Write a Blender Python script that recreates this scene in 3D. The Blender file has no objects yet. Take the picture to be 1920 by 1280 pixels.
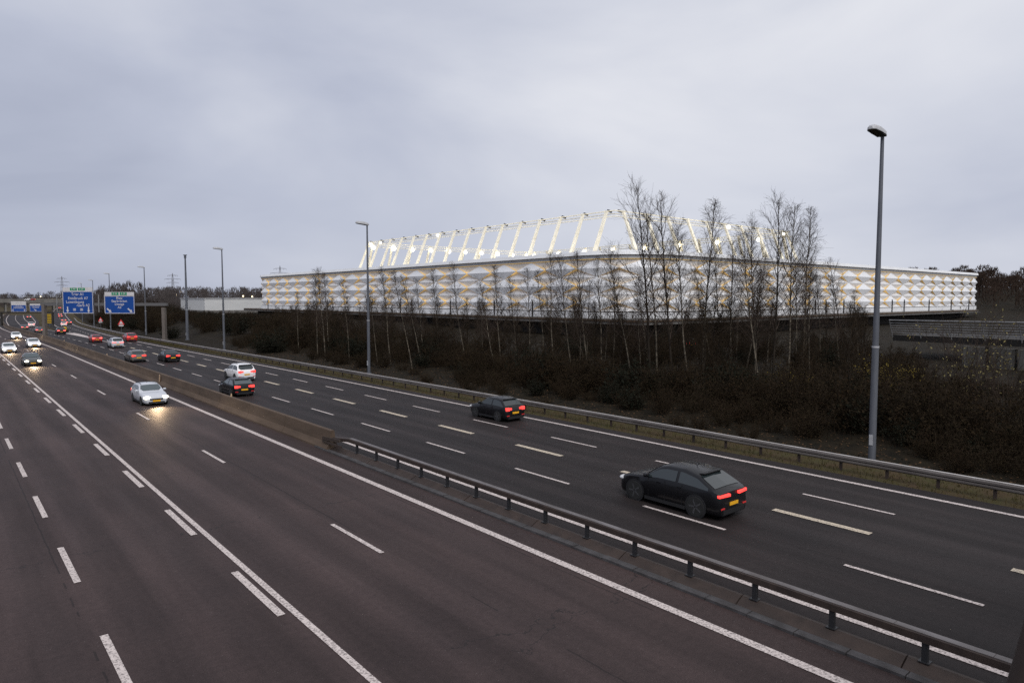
import bpy, bmesh, math, random
from mathutils import Vector, Matrix, noise as mnoise
R = math.radians
rnd = random.Random(7)
sc = bpy.context.scene
COL = sc.collection

# ------------------------------------------------------------------ helpers
class MB:
    """collects shapes that become ONE mesh object"""
    def __init__(self): self.v = []; self.f = []; self.mi = []; self.m = 0
    def poly(self, pts):
        i = len(self.v); self.v += [tuple(p) for p in pts]
        self.f.append(tuple(range(i, i+len(pts)))); self.mi.append(self.m)
    def box(self, c, s, rz=0.0, taper=1.0, rx=0.0):
        cx, cy, cz = c; a, b, h = s[0]/2, s[1]/2, s[2]/2
        M = Matrix.Rotation(rz, 3, 'Z') @ Matrix.Rotation(rx, 3, 'X')
        i = len(self.v)
        for z, k in ((-h, 1.0), (h, taper)):
            for x, y in ((-a, -b), (a, -b), (a, b), (-a, b)):
                p = M @ Vector((x*k, y*k, z)); self.v.append((p.x+cx, p.y+cy, p.z+cz))
        for q in ((3,2,1,0),(4,5,6,7),(0,1,5,4),(1,2,6,5),(2,3,7,6),(3,0,4,7)):
            self.f.append(tuple(i+k for k in q)); self.mi.append(self.m)
    def tube(self, pts, rad, n=6, cap=True):
        pts = [Vector(p) for p in pts]
        if not hasattr(rad, '__len__'): rad = [rad]*len(pts)
        i0 = len(self.v); L = len(pts)
        for k, p in enumerate(pts):
            d = (pts[min(k+1, L-1)] - pts[max(k-1, 0)])
            if d.length < 1e-9: d = Vector((0,0,1))
            d.normalize()
            u = d.cross(Vector((0,0,1)) if abs(d.z) < .9 else Vector((1,0,0))).normalized(); w = d.cross(u)
            for j in range(n):
                a = 2*math.pi*j/n
                q = p + (u*math.cos(a) + w*math.sin(a))*rad[k]; self.v.append((q.x, q.y, q.z))
        for k in range(L-1):
            for j in range(n):
                a = i0+k*n+j; b = i0+k*n+(j+1) % n
                self.f.append((a, b, b+n, a+n)); self.mi.append(self.m)
        if cap:
            self.f.append(tuple(i0+j for j in range(n))[::-1]); self.mi.append(self.m)
            self.f.append(tuple(i0+(L-1)*n+j for j in range(n))); self.mi.append(self.m)
    def bar(self, a, b, w): self.tube([a, b], w/2*1.2, 4)
    def sweep(self, path, prof, closed_prof=True, caps=True):
        """path: list of (pos, right, up) ; prof: list of (r,u)"""
        i0 = len(self.v); n = len(prof)
        for p, r, u in path:
            for a, b in prof:
                q = p + r*a + u*b; self.v.append((q.x, q.y, q.z))
        for k in range(len(path)-1):
            for j in range(n if closed_prof else n-1):
                a = i0+k*n+j; b = i0+k*n+(j+1) % n
                self.f.append((a, b, b+n, a+n)); self.mi.append(self.m)
        if caps and closed_prof:
            self.f.append(tuple(i0+j for j in range(n))); self.mi.append(self.m)
            self.f.append(tuple(i0+(len(path)-1)*n+j for j in range(n))[::-1]); self.mi.append(self.m)
    def lathe(self, prof, n=20, axis='x', c=(0,0,0)):
        """prof: list of (pos along axis, radius)"""
        i0 = len(self.v)
        for h, r in prof:
            for j in range(n):
                a = 2*math.pi*j/n; p, q = r*math.cos(a), r*math.sin(a)
                v = (h, p, q) if axis == 'x' else ((p, h, q) if axis == 'y' else (p, q, h))
                self.v.append((v[0]+c[0], v[1]+c[1], v[2]+c[2]))
        for k in range(len(prof)-1):
            for j in range(n):
                a = i0+k*n+j; b = i0+k*n+(j+1) % n
                self.f.append((a, b, b+n, a+n)); self.mi.append(self.m)
        for k in (0, len(prof)-1):
            if prof[k][1] > 1e-4:
                self.f.append(tuple(i0+k*n+j for j in range(n))); self.mi.append(self.m)
    def mesh(self, name, mats, smooth=None):
        me = bpy.data.meshes.new(name)
        me.from_pydata(self.v, [], self.f)
        if not isinstance(mats, (list, tuple)): mats = [mats]
        for m in mats: me.materials.append(m)
        if len(mats) > 1: me.polygons.foreach_set('material_index', self.mi)
        if smooth is not None:
            me.polygons.foreach_set('use_smooth', [True]*len(me.polygons))
            me.set_sharp_from_angle(angle=R(smooth))
        me.update()
        return me
    def build(self, name, mats, parent=None, smooth=None):
        o = bpy.data.objects.new(name, self.mesh(name, mats, smooth)); COL.objects.link(o)
        if parent: o.parent = parent
        return o

def tag(o, label=None, cat=None, group=None, kind=None):
    if label: o['label'] = label
    if cat: o['category'] = cat
    if group: o['group'] = group
    if kind: o['kind'] = kind
    return o
def thing(name, label, cat, loc=(0,0,0), rz=0.0, group=None):
    o = bpy.data.objects.new(name, None); COL.objects.link(o)
    o.empty_display_size = .3; o.location = loc; o.rotation_euler = (0, 0, rz)
    return tag(o, label, cat, group)
def copy_tree(o, parent=None):
    c = o.copy(); COL.objects.link(c); c.parent = parent
    for ch in list(o.children): copy_tree(ch, c)
    return c

# ------------------------------------------------------------------ materials
def mat(name, col, rough=.7, metal=0.0, spec=.4, var=0.0, scale=1.0, col2=None, bump=0.0, emit=None, estr=0.0, stretch=None, coat=0.0, detail=4):
    m = bpy.data.materials.new(name); m.use_nodes = True
    nt = m.node_tree; N = nt.nodes; Lk = nt.links; b = N['Principled BSDF']
    b.inputs['Base Color'].default_value = (*col, 1); b.inputs['Roughness'].default_value = rough
    b.inputs['Metallic'].default_value = metal; b.inputs['Specular IOR Level'].default_value = spec
    b.inputs['Coat Weight'].default_value = coat
    if emit: b.inputs['Emission Color'].default_value = (*emit, 1); b.inputs['Emission Strength'].default_value = estr
    if col2 is not None or var or bump:
        g = N.new('ShaderNodeNewGeometry'); mp = N.new('ShaderNodeMapping')
        if stretch: mp.inputs['Scale'].default_value = stretch
        Lk.new(g.outputs['Position'], mp.inputs['Vector'])
        nz = N.new('ShaderNodeTexNoise'); nz.inputs['Scale'].default_value = scale; nz.inputs['Detail'].default_value = detail
        nz.inputs['Roughness'].default_value = .62
        Lk.new(mp.outputs['Vector'], nz.inputs['Vector'])
        if col2 is None: col2 = tuple(c*(1-var) for c in col)
        rp = N.new('ShaderNodeValToRGB'); rp.color_ramp.elements[0].position = .34; rp.color_ramp.elements[1].position = .66
        rp.color_ramp.elements[0].color = (*col, 1); rp.color_ramp.elements[1].color = (*col2, 1)
        Lk.new(nz.outputs['Fac'], rp.inputs['Fac']); Lk.new(rp.outputs['Color'], b.inputs['Base Color'])
        if bump:
            bp = N.new('ShaderNodeBump'); bp.inputs['Strength'].default_value = bump; bp.inputs['Distance'].default_value = .05
            Lk.new(nz.outputs['Fac'], bp.inputs['Height']); Lk.new(bp.outputs['Normal'], b.inputs['Normal'])
    return m

def asphalt_mat():
    m = bpy.data.materials.new('asphalt'); m.use_nodes = True
    nt = m.node_tree; N = nt.nodes; L = nt.links; b = N['Principled BSDF']
    g = N.new('ShaderNodeNewGeometry')
    def nz(scale, detail=3, rough=.6, vec=None, dist=0):
        n = N.new('ShaderNodeTexNoise'); n.inputs['Scale'].default_value = scale; n.inputs['Detail'].default_value = detail
        n.inputs['Roughness'].default_value = rough; n.inputs['Distortion'].default_value = dist
        L.new(vec if vec else g.outputs['Position'], n.inputs['Vector']); return n.outputs['Fac']
    def mth(op, a, c=None, clamp=False):
        n = N.new('ShaderNodeMath'); n.operation = op; n.use_clamp = clamp
        for i, x in enumerate((a, c)):
            if x is None: continue
            if isinstance(x, (int, float)): n.inputs[i].default_value = x
            else: L.new(x, n.inputs[i])
        return n.outputs[0]
    def ramp(v, p0, p1, c0, c1):
        r = N.new('ShaderNodeValToRGB'); r.color_ramp.elements[0].position = p0; r.color_ramp.elements[1].position = p1
        r.color_ramp.elements[0].color = (*c0, 1); r.color_ramp.elements[1].color = (*c1, 1); L.new(v, r.inputs['Fac']); return r.outputs['Color']
    def mix(kind, f, a, c):
        n = N.new('ShaderNodeMix'); n.data_type = 'RGBA'; n.blend_type = kind
        if isinstance(f, (int, float)): n.inputs[0].default_value = f
        else: L.new(f, n.inputs[0])
        L.new(a, n.inputs[6])
        if isinstance(c, tuple): n.inputs[7].default_value = (*c, 1)
        else: L.new(c, n.inputs[7])
        return n.outputs[2]
    mp = N.new('ShaderNodeMapping'); mp.inputs['Scale'].default_value = (1.0, .06, 1.0); L.new(g.outputs['Position'], mp.inputs['Vector'])
    streak = nz(.9, 4, .6, mp.outputs['Vector'])
    blot = nz(.13, 4, .6)
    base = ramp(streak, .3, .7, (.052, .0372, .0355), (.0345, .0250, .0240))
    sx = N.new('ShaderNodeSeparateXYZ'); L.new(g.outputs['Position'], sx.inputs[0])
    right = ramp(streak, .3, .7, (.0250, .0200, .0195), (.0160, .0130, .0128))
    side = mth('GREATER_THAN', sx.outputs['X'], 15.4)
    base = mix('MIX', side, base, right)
    c = mix('MULTIPLY', .75, base, ramp(blot, .3, .7, (.70, .70, .72), (1.25, 1.2, 1.17)))
    # polished wheel tracks: two per lane, about 3.6 m lanes
    tr = mth('ABSOLUTE', mth('SINE', mth('MULTIPLY', mth('ADD', sx.outputs['X'], .9), 1.745)))
    c = mix('MULTIPLY', .85, c, ramp(mth('ADD', tr, mth('MULTIPLY', mth('SUBTRACT', streak, .5), .8)), .2, .9, (1.14, 1.12, 1.12), (.86, .86, .86)))
    # paving seams along the lane edges
    seam = None
    for x0 in (2.35, 10.45, 13.45, 20.5, 23.0, 26.6, 29.75):
        d = mth('LESS_THAN', mth('ABSOLUTE', mth('SUBTRACT', mth('ADD', sx.outputs['X'], mth('MULTIPLY', mth('SUBTRACT', nz(1.1, 3), .5), .10)), x0)), .022)
        seam = d if seam is None else mth('MAXIMUM', seam, d)
    seam = mth('MULTIPLY', seam, mth('GREATER_THAN', nz(.21, 2), .47))
    c = mix('MIX', mth('MULTIPLY', seam, .55), c, (.010, .009, .009))
    fine = nz(34, 4, .85)
    c = mix('MULTIPLY', 1.0, c, ramp(fine, .36, .64, (.62, .62, .62), (1.38, 1.37, 1.36)))
    mid = nz(6, 4, .7)
    c = mix('MULTIPLY', .8, c, ramp(mid, .3, .7, (.80, .80, .80), (1.2, 1.2, 1.2)))
    vor = N.new('ShaderNodeTexVoronoi'); vor.inputs['Scale'].default_value = 9; L.new(g.outputs['Position'], vor.inputs['Vector'])
    chip = mth('LESS_THAN', vor.outputs['Distance'], .085)
    chip = mth('MULTIPLY', chip, mth('GREATER_THAN', nz(2.3, 2), .56))
    c = mix('MIX', mth('MULTIPLY', chip, .3), c, (.26, .24, .23))
    # long thin cracks that wander across the carriageway
    wob = mth('MULTIPLY', mth('SUBTRACT', nz(.55, 5, .65), .5), 2.4)
    yy = mth('ADD', sx.outputs['Y'], wob)
    tot = None
    for y0, sl in ((24.3, .02), (32.4, -.05), (13.2, .12), (48.0, .03), (9.2, -.2)):
        d = mth('ABSOLUTE', mth('SUBTRACT', mth('ADD', yy, mth('MULTIPLY', sx.outputs['X'], sl)), y0))
        k = mth('LESS_THAN', d, .022); tot = k if tot is None else mth('MAXIMUM', tot, k)
    brk = mth('GREATER_THAN', nz(.33, 3, .6), .46)
    c = mix('MIX', mth('MULTIPLY', mth('MULTIPLY', tot, brk), .75), c, (.018, .015, .015))
    L.new(c, b.inputs['Base Color'])
    L.new(mth('ADD', mth('MULTIPLY', streak, .25), .55), b.inputs['Roughness']); b.inputs['Specular IOR Level'].default_value = .14
    bp = N.new('ShaderNodeBump'); bp.inputs['Strength'].default_value = .06; bp.inputs['Distance'].default_value = .01
    L.new(fine, bp.inputs['Height']); L.new(bp.outputs['Normal'], b.inputs['Normal'])
    return m

def paint_mat(name, col):
    """worn road paint: chipped where the noise falls"""
    m = bpy.data.materials.new(name); m.use_nodes = True
    nt = m.node_tree; N = nt.nodes; L = nt.links; b = N['Principled BSDF']
    g = N.new('ShaderNodeNewGeometry'); n = N.new('ShaderNodeTexNoise'); n.inputs['Scale'].default_value = 17; n.inputs['Detail'].default_value = 7
    n.inputs['Roughness'].default_value = .75
    L.new(g.outputs['Position'], n.inputs['Vector'])
    r = N.new('ShaderNodeValToRGB'); r.color_ramp.elements[0].position = .38; r.color_ramp.elements[1].position = .54
    r.color_ramp.elements[0].color = (.11, .09, .085, 1); r.color_ramp.elements[1].color = (*col, 1)
    L.new(n.outputs['Fac'], r.inputs['Fac']); L.new(r.outputs['Color'], b.inputs['Base Color']); b.inputs['Roughness'].default_value = .7
    return m

M = {}
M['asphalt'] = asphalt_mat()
M['paint'] = paint_mat('road_paint', (.54, .47, .44))
M['paint_yellow'] = paint_mat('cream_road_paint', (.52, .44, .33))
M['soil'] = mat('leafy_soil', (.019, .014, .008), .95, col2=(.007, .006, .004), scale=.9, bump=.6, detail=8, spec=.1)
M['verge'] = mat('verge_grass', (.046, .042, .018), .95, col2=(.052, .034, .020), scale=.8, bump=.5, detail=8, spec=.1)
M['wall_conc'] = mat('brown_concrete', (.095, .064, .043), .85, col2=(.048, .031, .020), scale=.8, stretch=(1, .35, 1.6), bump=.25, detail=8)
M['rust'] = mat('rusty_steel', (.042, .028, .022), .65, col2=(.024, .016, .013), scale=2.2, bump=.1, detail=8)
M['rail_top'] = mat('worn_zinc', (.17, .155, .155), .55, metal=.3, col2=(.08, .068, .064), scale=2.5, stretch=(1,.3,1), detail=8)
M['zinc'] = mat('zinc_rail', (.20, .18, .165), .5, metal=.5, col2=(.11, .096, .09), scale=1.5, stretch=(1,.25,1), detail=7)
M['kerb'] = mat('kerb_concrete', (.062, .058, .060), .9, col2=(.030, .027, .027), scale=2.2, bump=.5, detail=8)
M['pole'] = mat('galvanised_pole', (.13, .137, .155), .55, metal=.4, col2=(.095, .10, .115), scale=1.2, stretch=(2,2,.4))
M['lamp_shell'] = mat('lamp_shell', (.42, .42, .43), .5, col2=(.30, .30, .31), scale=3)
M['lamp_glass'] = mat('dull_lamp_glass', (.035, .034, .025), .3)
M['white_panel'] = mat('white_facade_panel', (.83, .83, .84), .42, col2=(.77, .77, .78), scale=.25, spec=.5)
M['fascia'] = mat('white_fascia', (.76, .76, .76), .5, col2=(.69, .69, .70), scale=.4)
M['grey_fascia'] = mat('grey_fascia', (.60, .60, .60), .55, col2=(.54, .54, .54), scale=.5)
M['dark_conc'] = mat('dark_concrete', (.028, .025, .022), .9, col2=(.016, .014, .012), scale=.5)
M['conc'] = mat('grey_concrete', (.17, .16, .148), .85, col2=(.115, .108, .10), scale=.5, stretch=(1,1,.35), detail=8)
M['pale_conc'] = mat('stained_wall_concrete', (.13, .125, .11), .9, col2=(.035, .032, .027), scale=1.1, stretch=(1.6,1.6,.18), detail=8)
M['black_steel'] = mat('black_steel', (.018, .018, .02), .5)
M['steel'] = mat('stainless_rail', (.31, .30, .295), .45, metal=.4, col2=(.20, .195, .19), scale=2)
M['mast'] = mat('cream_mast_steel', (.80, .76, .64), .5, col2=(.70, .65, .52), scale=.8)
M['bark_birch'] = mat('birch_bark', (.16, .135, .10), .85, col2=(.020, .016, .013), scale=1.7, stretch=(1.2,1.2,2.6), detail=8, spec=.15)
M['bark'] = mat('dark_bark', (.028, .021, .015), .9, col2=(.014, .011, .008), scale=2.0, stretch=(2,2,.6), spec=.15)
M['twig'] = mat('bare_twig', (.052, .037, .028), .85, col2=(.030, .021, .016), scale=.6, spec=.15)
M['twig_brown'] = mat('brown_shrub_twig', (.029, .0195, .0115), .9, col2=(.0155, .011, .007), scale=.35, spec=.1)
M['leaf_dark'] = mat('withered_leaf', (.016, .0125, .006), .9, col2=(.024, .014, .0065), scale=.7, spec=.1)
M['leaf_bud'] = mat('spring_bud_leaf', (.20, .16, .05), .75, col2=(.11, .095, .035), scale=2.0)
M['leaf_ev'] = mat('evergreen_leaf', (.007, .0085, .0045), .85, col2=(.011, .011, .006), scale=.8, spec=.15)
M['leaf_yellow'] = mat('forsythia_flower', (.34, .24, .02), .7, col2=(.16, .12, .02), scale=2.0)
M['wood_far'] = mat('far_twigs', (.085, .073, .070), .95, col2=(.060, .050, .047), scale=.05, spec=.05)  # paler than near twigs: distance haze put into the colour
M['wood_brown'] = mat('far_brown_twigs', (.050, .034, .026), .95, col2=(.032, .022, .017), scale=.05, spec=.05)
M['sign_blue'] = mat('sign_blue', (.004, .052, .25), .45, col2=(.004, .046, .22), scale=.7)
M['sign_white'] = mat('sign_white', (.55, .53, .53), .5, col2=(.50, .48, .48), scale=.9)
M['sign_green'] = mat('sign_green', (.01, .22, .10), .45)
M['sign_red'] = mat('sign_red', (.55, .03, .03), .45)
M['sign_back'] = mat('sign_back', (.22, .22, .22), .6)
M['annex'] = mat('white_cladding', (.56, .56, .55), .5, col2=(.51, .51, .505), scale=.2, stretch=(1,1,4))
M['yellow'] = mat('yellow_board', (.40, .25, .008), .5)
M['grass'] = mat('grass_blade', (.052, .050, .017), .85, col2=(.075, .055, .024), scale=.5, spec=.1)
M['litter'] = mat('dead_leaf', (.095, .055, .028), .9, col2=(.036, .022, .013), scale=3, spec=.1)
M['white_bit'] = mat('plastic_scrap', (.6, .6, .58), .6)
# lit things
M['lit_amber'] = mat('lit_amber_slot', (.35, .24, .08), .7)
M['led'] = mat('amber_light_line', (.8, .6, .2), .5, emit=(1, .60, .14), estr=.5)
M['flood'] = mat('lit_floodlight', (1, 1, 1), .5, emit=(1, .92, .70), estr=10)
M['head'] = mat('lit_headlight', (1, 1, 1), .4, emit=(1, .90, .70), estr=9)
M['head_off'] = mat('clear_headlight', (.5, .5, .5), .15)
M['tail'] = mat('lit_tail_light', (.5, .02, .02), .35, emit=(1, .055, .045), estr=1.9)
M['tail_hot'] = mat('braking_tail_light', (.6, .05, .05), .35, emit=(1, .12, .10), estr=3.0)
M['street_lit'] = mat('lit_street_lamp', (1, 1, 1), .4, emit=(1, .75, .4), estr=4)
M['win_lit'] = mat('lit_window_band', (.5, .4, .2), .5, emit=(1, .62, .2), estr=.5)
M['indic'] = mat('amber_lamp', (.8, .4, .02), .4, emit=(1, .45, .03), estr=.9)
# vehicles
M['tyre'] = mat('tyre', (.012, .012, .012), .85)
M['rim'] = mat('alloy_rim', (.10, .10, .105), .4, metal=.6)
M['trim'] = mat('black_trim', (.012, .012, .013), .55)
M['glass'] = mat('tinted_glass', (.018, .024, .026), .06, spec=.8)
M['glass_lt'] = mat('grey_glass', (.06, .075, .08), .08, spec=.8)
M['plate'] = mat('yellow_plate', (.75, .38, .015), .5)
M['chrome'] = mat('chrome', (.6, .6, .6), .15, metal=1.0)
def carpaint(name, c, rough=.28): return mat(name, c, rough, spec=.5, coat=.6)
M['c_black'] = mat('black_car_paint', (.005, .005, .006), .32, spec=.3, coat=.2)
M['c_white'] = carpaint('white_car_paint', (.74, .73, .73))
M['c_silver'] = carpaint('silver_car_paint', (.46, .47, .50))
M['c_grey'] = carpaint('grey_car_paint', (.075, .078, .082))
M['c_olive'] = carpaint('dark_olive_car_paint', (.040, .042, .034))
M['c_red'] = carpaint('red_car_paint', (.32, .014, .013))
M['c_taupe'] = carpaint('taupe_car_paint', (.10, .088, .078))

# amber slots: interior lamps shine through; brightness wanders from slot to slot, fading at the far right where the inside is unlit
def amber_nodes(m):
    nt = m.node_tree; N = nt.nodes; L = nt.links; b = N['Principled BSDF']
    g = N.new('ShaderNodeNewGeometry'); n = N.new('ShaderNodeTexNoise'); n.inputs['Scale'].default_value = .33; n.inputs['Detail'].default_value = 3
    L.new(g.outputs['Position'], n.inputs['Vector'])
    r = N.new('ShaderNodeMapRange'); r.inputs['From Min'].default_value = .3; r.inputs['From Max'].default_value = .65
    r.inputs['To Min'].default_value = .20; r.inputs['To Max'].default_value = .60; L.new(n.outputs['Fac'], r.inputs['Value'])
    s = N.new('ShaderNodeSeparateXYZ'); L.new(g.outputs['Position'], s.inputs[0])
    q = N.new('ShaderNodeMapRange'); q.inputs['From Min'].default_value = 190; q.inputs['From Max'].default_value = 262
    q.inputs['To Min'].default_value = 1; q.inputs['To Max'].default_value = .04; L.new(s.outputs['X'], q.inputs['Value'])
    x = N.new('ShaderNodeMath'); x.operation = 'MULTIPLY'; L.new(r.outputs[0], x.inputs[0]); L.new(q.outputs[0], x.inputs[1])
    b.inputs['Emission Color'].default_value = (1, .64, .22, 1); L.new(x.outputs[0], b.inputs['Emission Strength'])
amber_nodes(M['lit_amber'])

# ------------------------------------------------------------------ road alignment (X = across, Y = along the straight)
CAM_H = 7.8; PITCH = math.atan(80/1280); YAW = R(40.05)
def lerp_tab(tab, s):
    if s <= tab[0][0]: return tab[0][1]
    for (a, x), (b, y) in zip(tab, tab[1:]):
        if s <= b:
            return x + (y-x)*(s-a)/(b-a)
    return tab[-1][1]
def hermite(tab, s):
    n = len(tab)
    if s <= tab[0][0]: return tab[0][1]
    if s >= tab[-1][0]:
        (a, x), (b, y) = tab[-2], tab[-1]; return y + (y-x)/(b-a)*(s-b)
    for k in range(n-1):
        a, x = tab[k]; b, y = tab[k+1]
        if s <= b:
            d = (y-x)/(b-a)
            m0 = d if k == 0 else ((x-tab[k-1][1])/(a-tab[k-1][0]) + d)/2
            m1 = d if k == n-2 else ((tab[k+2][1]-y)/(tab[k+2][0]-b) + d)/2
            h = b-a; t = (s-a)/h; t2 = t*t; t3 = t2*t
            return (2*t3-3*t2+1)*x + (t3-2*t2+t)*h*m0 + (-2*t3+3*t2)*y + (t3-t2)*h*m1
OFF = [(-100,0),(100,0),(160,0),(200,.25),(263,1.0),(300,2.3),(338,4.2),(370,6.0),(419,9.4),(483,14.4),(530,19.1),(620,29.5),(760,49)]
def off(s): return hermite(OFF, s)
RE = [(-100,29.2),(60,29.2),(90,28.6),(122,27.9),(150,27.9),(170,28.6),(205,30.9),(240,33.3),(277,36.0),(309,38.9),(345,43),(407,49.6),(446,53.8),(520,62.5),(629,77),(760,96)]   # outer edge line
GL = [(150,23.0),(180,23.9),(205,25.6),(240,27.9),(277,30.4),(309,33.1),(345,37.0),(407,43.2),(446,47.3),(520,56),(629,70.5),(760,89.5)]     # left edge of the exit ramp
def redge(s): return hermite(RE, s)
MR = [(150,23.2),(262,23.2),(300,24.6),(338,26.4),(380,27.0),(800,27.0)]                                                # main carriageway right edge, before curving
def zr(s):
    t = min(max((s-120)/180, 0), 1); return -1.5*t*t*(3-2*t)
def zx(s):
    t = min(max((s-430)/230, 0), 1); return zr(s) + 2.2*t*t*(3-2*t)
S = [-60+5*i for i in range(40)] + [140+8*i for i in range(78)]

def smooth(a, b, x):
    t = min(max((x-a)/(b-a), 0), 1); return t*t*(3-2*t)
def ground(t, s):
    z0 = zr(s)
    re = redge(s) + 1.4
    lz = zx(s)
    if t < -9: z = z0 - .10 + smooth(-9, -30, t)*1.5 if False else z0 - .10 + (1.5*smooth(9, 30, -t))
    elif t <= re:
        z = (z0 if s < 420 else min(z0, lz)) - .10
        if s > 420 and t > off(s)+29: z = lz - .10
    else:
        d = t - re
        tgt = 1.0 - .0*s
        z = (lz if s > 420 else z0) - .10 + (tgt-z0)*smooth(3, 22, d)
        if s > 100: z += 1.1*smooth(100, 160, s)*smooth(4, 16, d)*(1-smooth(260, 420, s))
        z += .16*mnoise.noise(Vector((t*.14, s*.14, 0)))*smooth(1.5, 8, d)
        # hill behind the right end of the stadium
        dx, dy = (t-400)/115, (s-118)/70
        r2 = dx*dx+dy*dy
        z += 13.0*math.exp(-r2*1.3)
    return z

# ---------------- ground sheet
def build_ground():
    T = [-600,-300,-150,-80,-50,-30,-20,-12,-9] + [-4+8*i for i in range(4)]
    m = MB(); rows = []
    Tr = [0, .3, 1, 2, 3.2, 4.6, 6.2, 8, 10, 12.5, 15, 18, 21, 25, 29, 34, 40, 47, 55, 65, 78, 95, 115, 140, 170, 200, 230, 260, 290, 320, 350, 390, 430, 480, 560, 700, 1000, 1600]
    SS = [-700,-400,-200,-120,-90] + S + [780, 850, 950, 1100, 1400, 1900]
    for s in SS:
        re = redge(min(max(s,-100),760)) + 1.4
        ts = T + [re*.97-.0] + [re+d for d in Tr]
        rows.append([(t, s, ground(t, s)) for t in ts])
    n = len(rows[0])
    for r in rows: m.v += r
    mats = []
    for i in range(len(rows)-1):
        for j in range(n-1):
            a = i*n+j; m.f.append((a, a+1, a+n+1, a+n))
            dd = rows[i][j][0] - redge(min(max(rows[i][j][1],-100),760)) - 1.4
            m.mi.append(1 if dd < 3.0 else 0)
    o = m.build('ground', [M['soil'], M['verge']], smooth=60)
    tag(o, kind='structure')
build_ground()

# ---------------- carriageways
def ribbon(name, lf, rf, zf, material, s0=-60, s1=760, lift=0.0, n=3):
    m = MB(); rows = []
    ss = [s for s in S if s0 < s < s1]; ss = [s0]+ss+[s1]
    for s in ss:
        a, b = lf(s), rf(s); z = zf(s)+lift
        rows.append([(a+(b-a)*k/n, s, z) for k in range(n+1)])
    for r in rows: m.v += r
    for i in range(len(rows)-1):
        for j in range(n):
            a = i*(n+1)+j; m.f.append((a, a+1, a+n+2, a+n+1)); m.mi.append(0)
    o = m.build(name, material); tag(o, kind='structure'); return o
# one sheet from the left shoulder to the outer shoulder, up to the nose of the exit; then main road and ramp part
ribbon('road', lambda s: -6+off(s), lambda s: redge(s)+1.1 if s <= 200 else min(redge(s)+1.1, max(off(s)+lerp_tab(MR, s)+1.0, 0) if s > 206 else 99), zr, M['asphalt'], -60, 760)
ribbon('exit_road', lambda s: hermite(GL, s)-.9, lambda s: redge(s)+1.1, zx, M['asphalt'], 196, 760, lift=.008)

mk = MB()      # white paint
mky = MB()     # cream paint
def stripe(m, tf, w, s0, s1, zf=zr, lift=.014, step=6.0):
    n = max(1, int(math.ceil((s1-s0)/step)))
    for k in range(n):
        a = s0+(s1-s0)*k/n; b = s0+(s1-s0)*(k+1)/n
        # follow the road's own facets
        m.poly([(tf(a)-w/2, a, zf_lin(zf, a)+lift), (tf(a)+w/2, a, zf_lin(zf, a)+lift), (tf(b)+w/2, b, zf_lin(zf, b)+lift), (tf(b)-w/2, b, zf_lin(zf, b)+lift)])
def zf_lin(zf, s):
    for a, b in zip(S, S[1:]):
        if a <= s <= b: return zf(a)+(zf(b)-zf(a))*(s-a)/(b-a)
    return zf(s)
def dashes(m, t, w, first, period, length, s1, s0=-20):
    k = math.floor((s0-first)/period)
    while first+k*period < s1:
        a = first+k*period
        stripe(m, (lambda s: t+off(s)) if not callable(t) else t, w, a, a+length); k += 1
L_ = lambda t: (lambda s: t+off(s))
stripe(mk, L_(13.82), .27, -30, 740)
stripe(mk, L_(6.52), .17, -30, 740)
stripe(mk, L_(16.72), .22, -30, 740)
dashes(mk, 6.20, .20, 16.22, 7.5, 3.5, 300)
dashes(mk, 2.65, .17, 21.75, 7.3, 3.45, 420)
dashes(mk, 10.17, .15, 18.3, 15.1, 3.5, 420)
dashes(mk, 20.1, .15, 5.23, 7.47, 3.5, 250)
dashes(mk, 26.25, .15, 9.67, 7.33, 3.45, 118)
dashes(mky, 23.45, .30, 9.36, 7.35, 3.45, 150)
stripe(mk, L_(20.1), .14, 262, 740)
stripe(mk, L_(23.45), .2, 205, 740)
stripe(mk, lambda s: off(s)+lerp_tab(MR, s)-.2, .22, 300, 740)
stripe(mk, lambda s: redge(s), .24, -30, 206)
stripe(mk, lambda s: redge(s), .24, 206, 740, zf=zx, lift=.022)
dashes(mk, lambda s: (redge(s)+hermite(GL, s))/2 if s > 150 else 25.9, .15, 120, 7.4, 3.4, 206, s0=120)
def dashes_x(m):
    s = 210
    while s < 700:
        stripe(m, lambda q: (redge(q)+hermite(GL, q))/2, .16, s, s+3.4, zf=zx, lift=.022); s += 7.4
dashes_x(mk)
stripe(mk, lambda s: hermite(GL, s)+.1, .22, 206, 740, zf=zx, lift=.022)
# the solid white gore before the nose of the exit
for k in range(8):
    a, b = 140+7.2*k, 140+7.2*(k+1)
    wf = lambda s: (23.35+.0*s, 23.5+2.0*smooth(140, 197, s))
    (l0, r0), (l1, r1) = wf(a), wf(b)
    mk.poly([(l0, a, zf_lin(zr, a)+.018), (r0, a, zf_lin(zr, a)+.018), (r1, b, zf_lin(zr, b)+.018), (l1, b, zf_lin(zr, b)+.018)])
tag(mk.build('road_markings', M['paint']), kind='structure')
tag(mky.build('cream_road_markings', M['paint_yellow']), kind='structure')

# grit-filled gutter and kerb along the steel barrier
m = MB()
for k in range(40):
    a = -14+k*1.2+.01; b = a+1.17
    j = lambda: rnd.uniform(-.02, .02)
    m.box((15.06+j()*.4, (a+b)/2, .02+j()*.5), (.26, b-a, .10), rz=j()*.2)
tag(m.build('kerb', M['kerb']), kind='structure')

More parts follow.
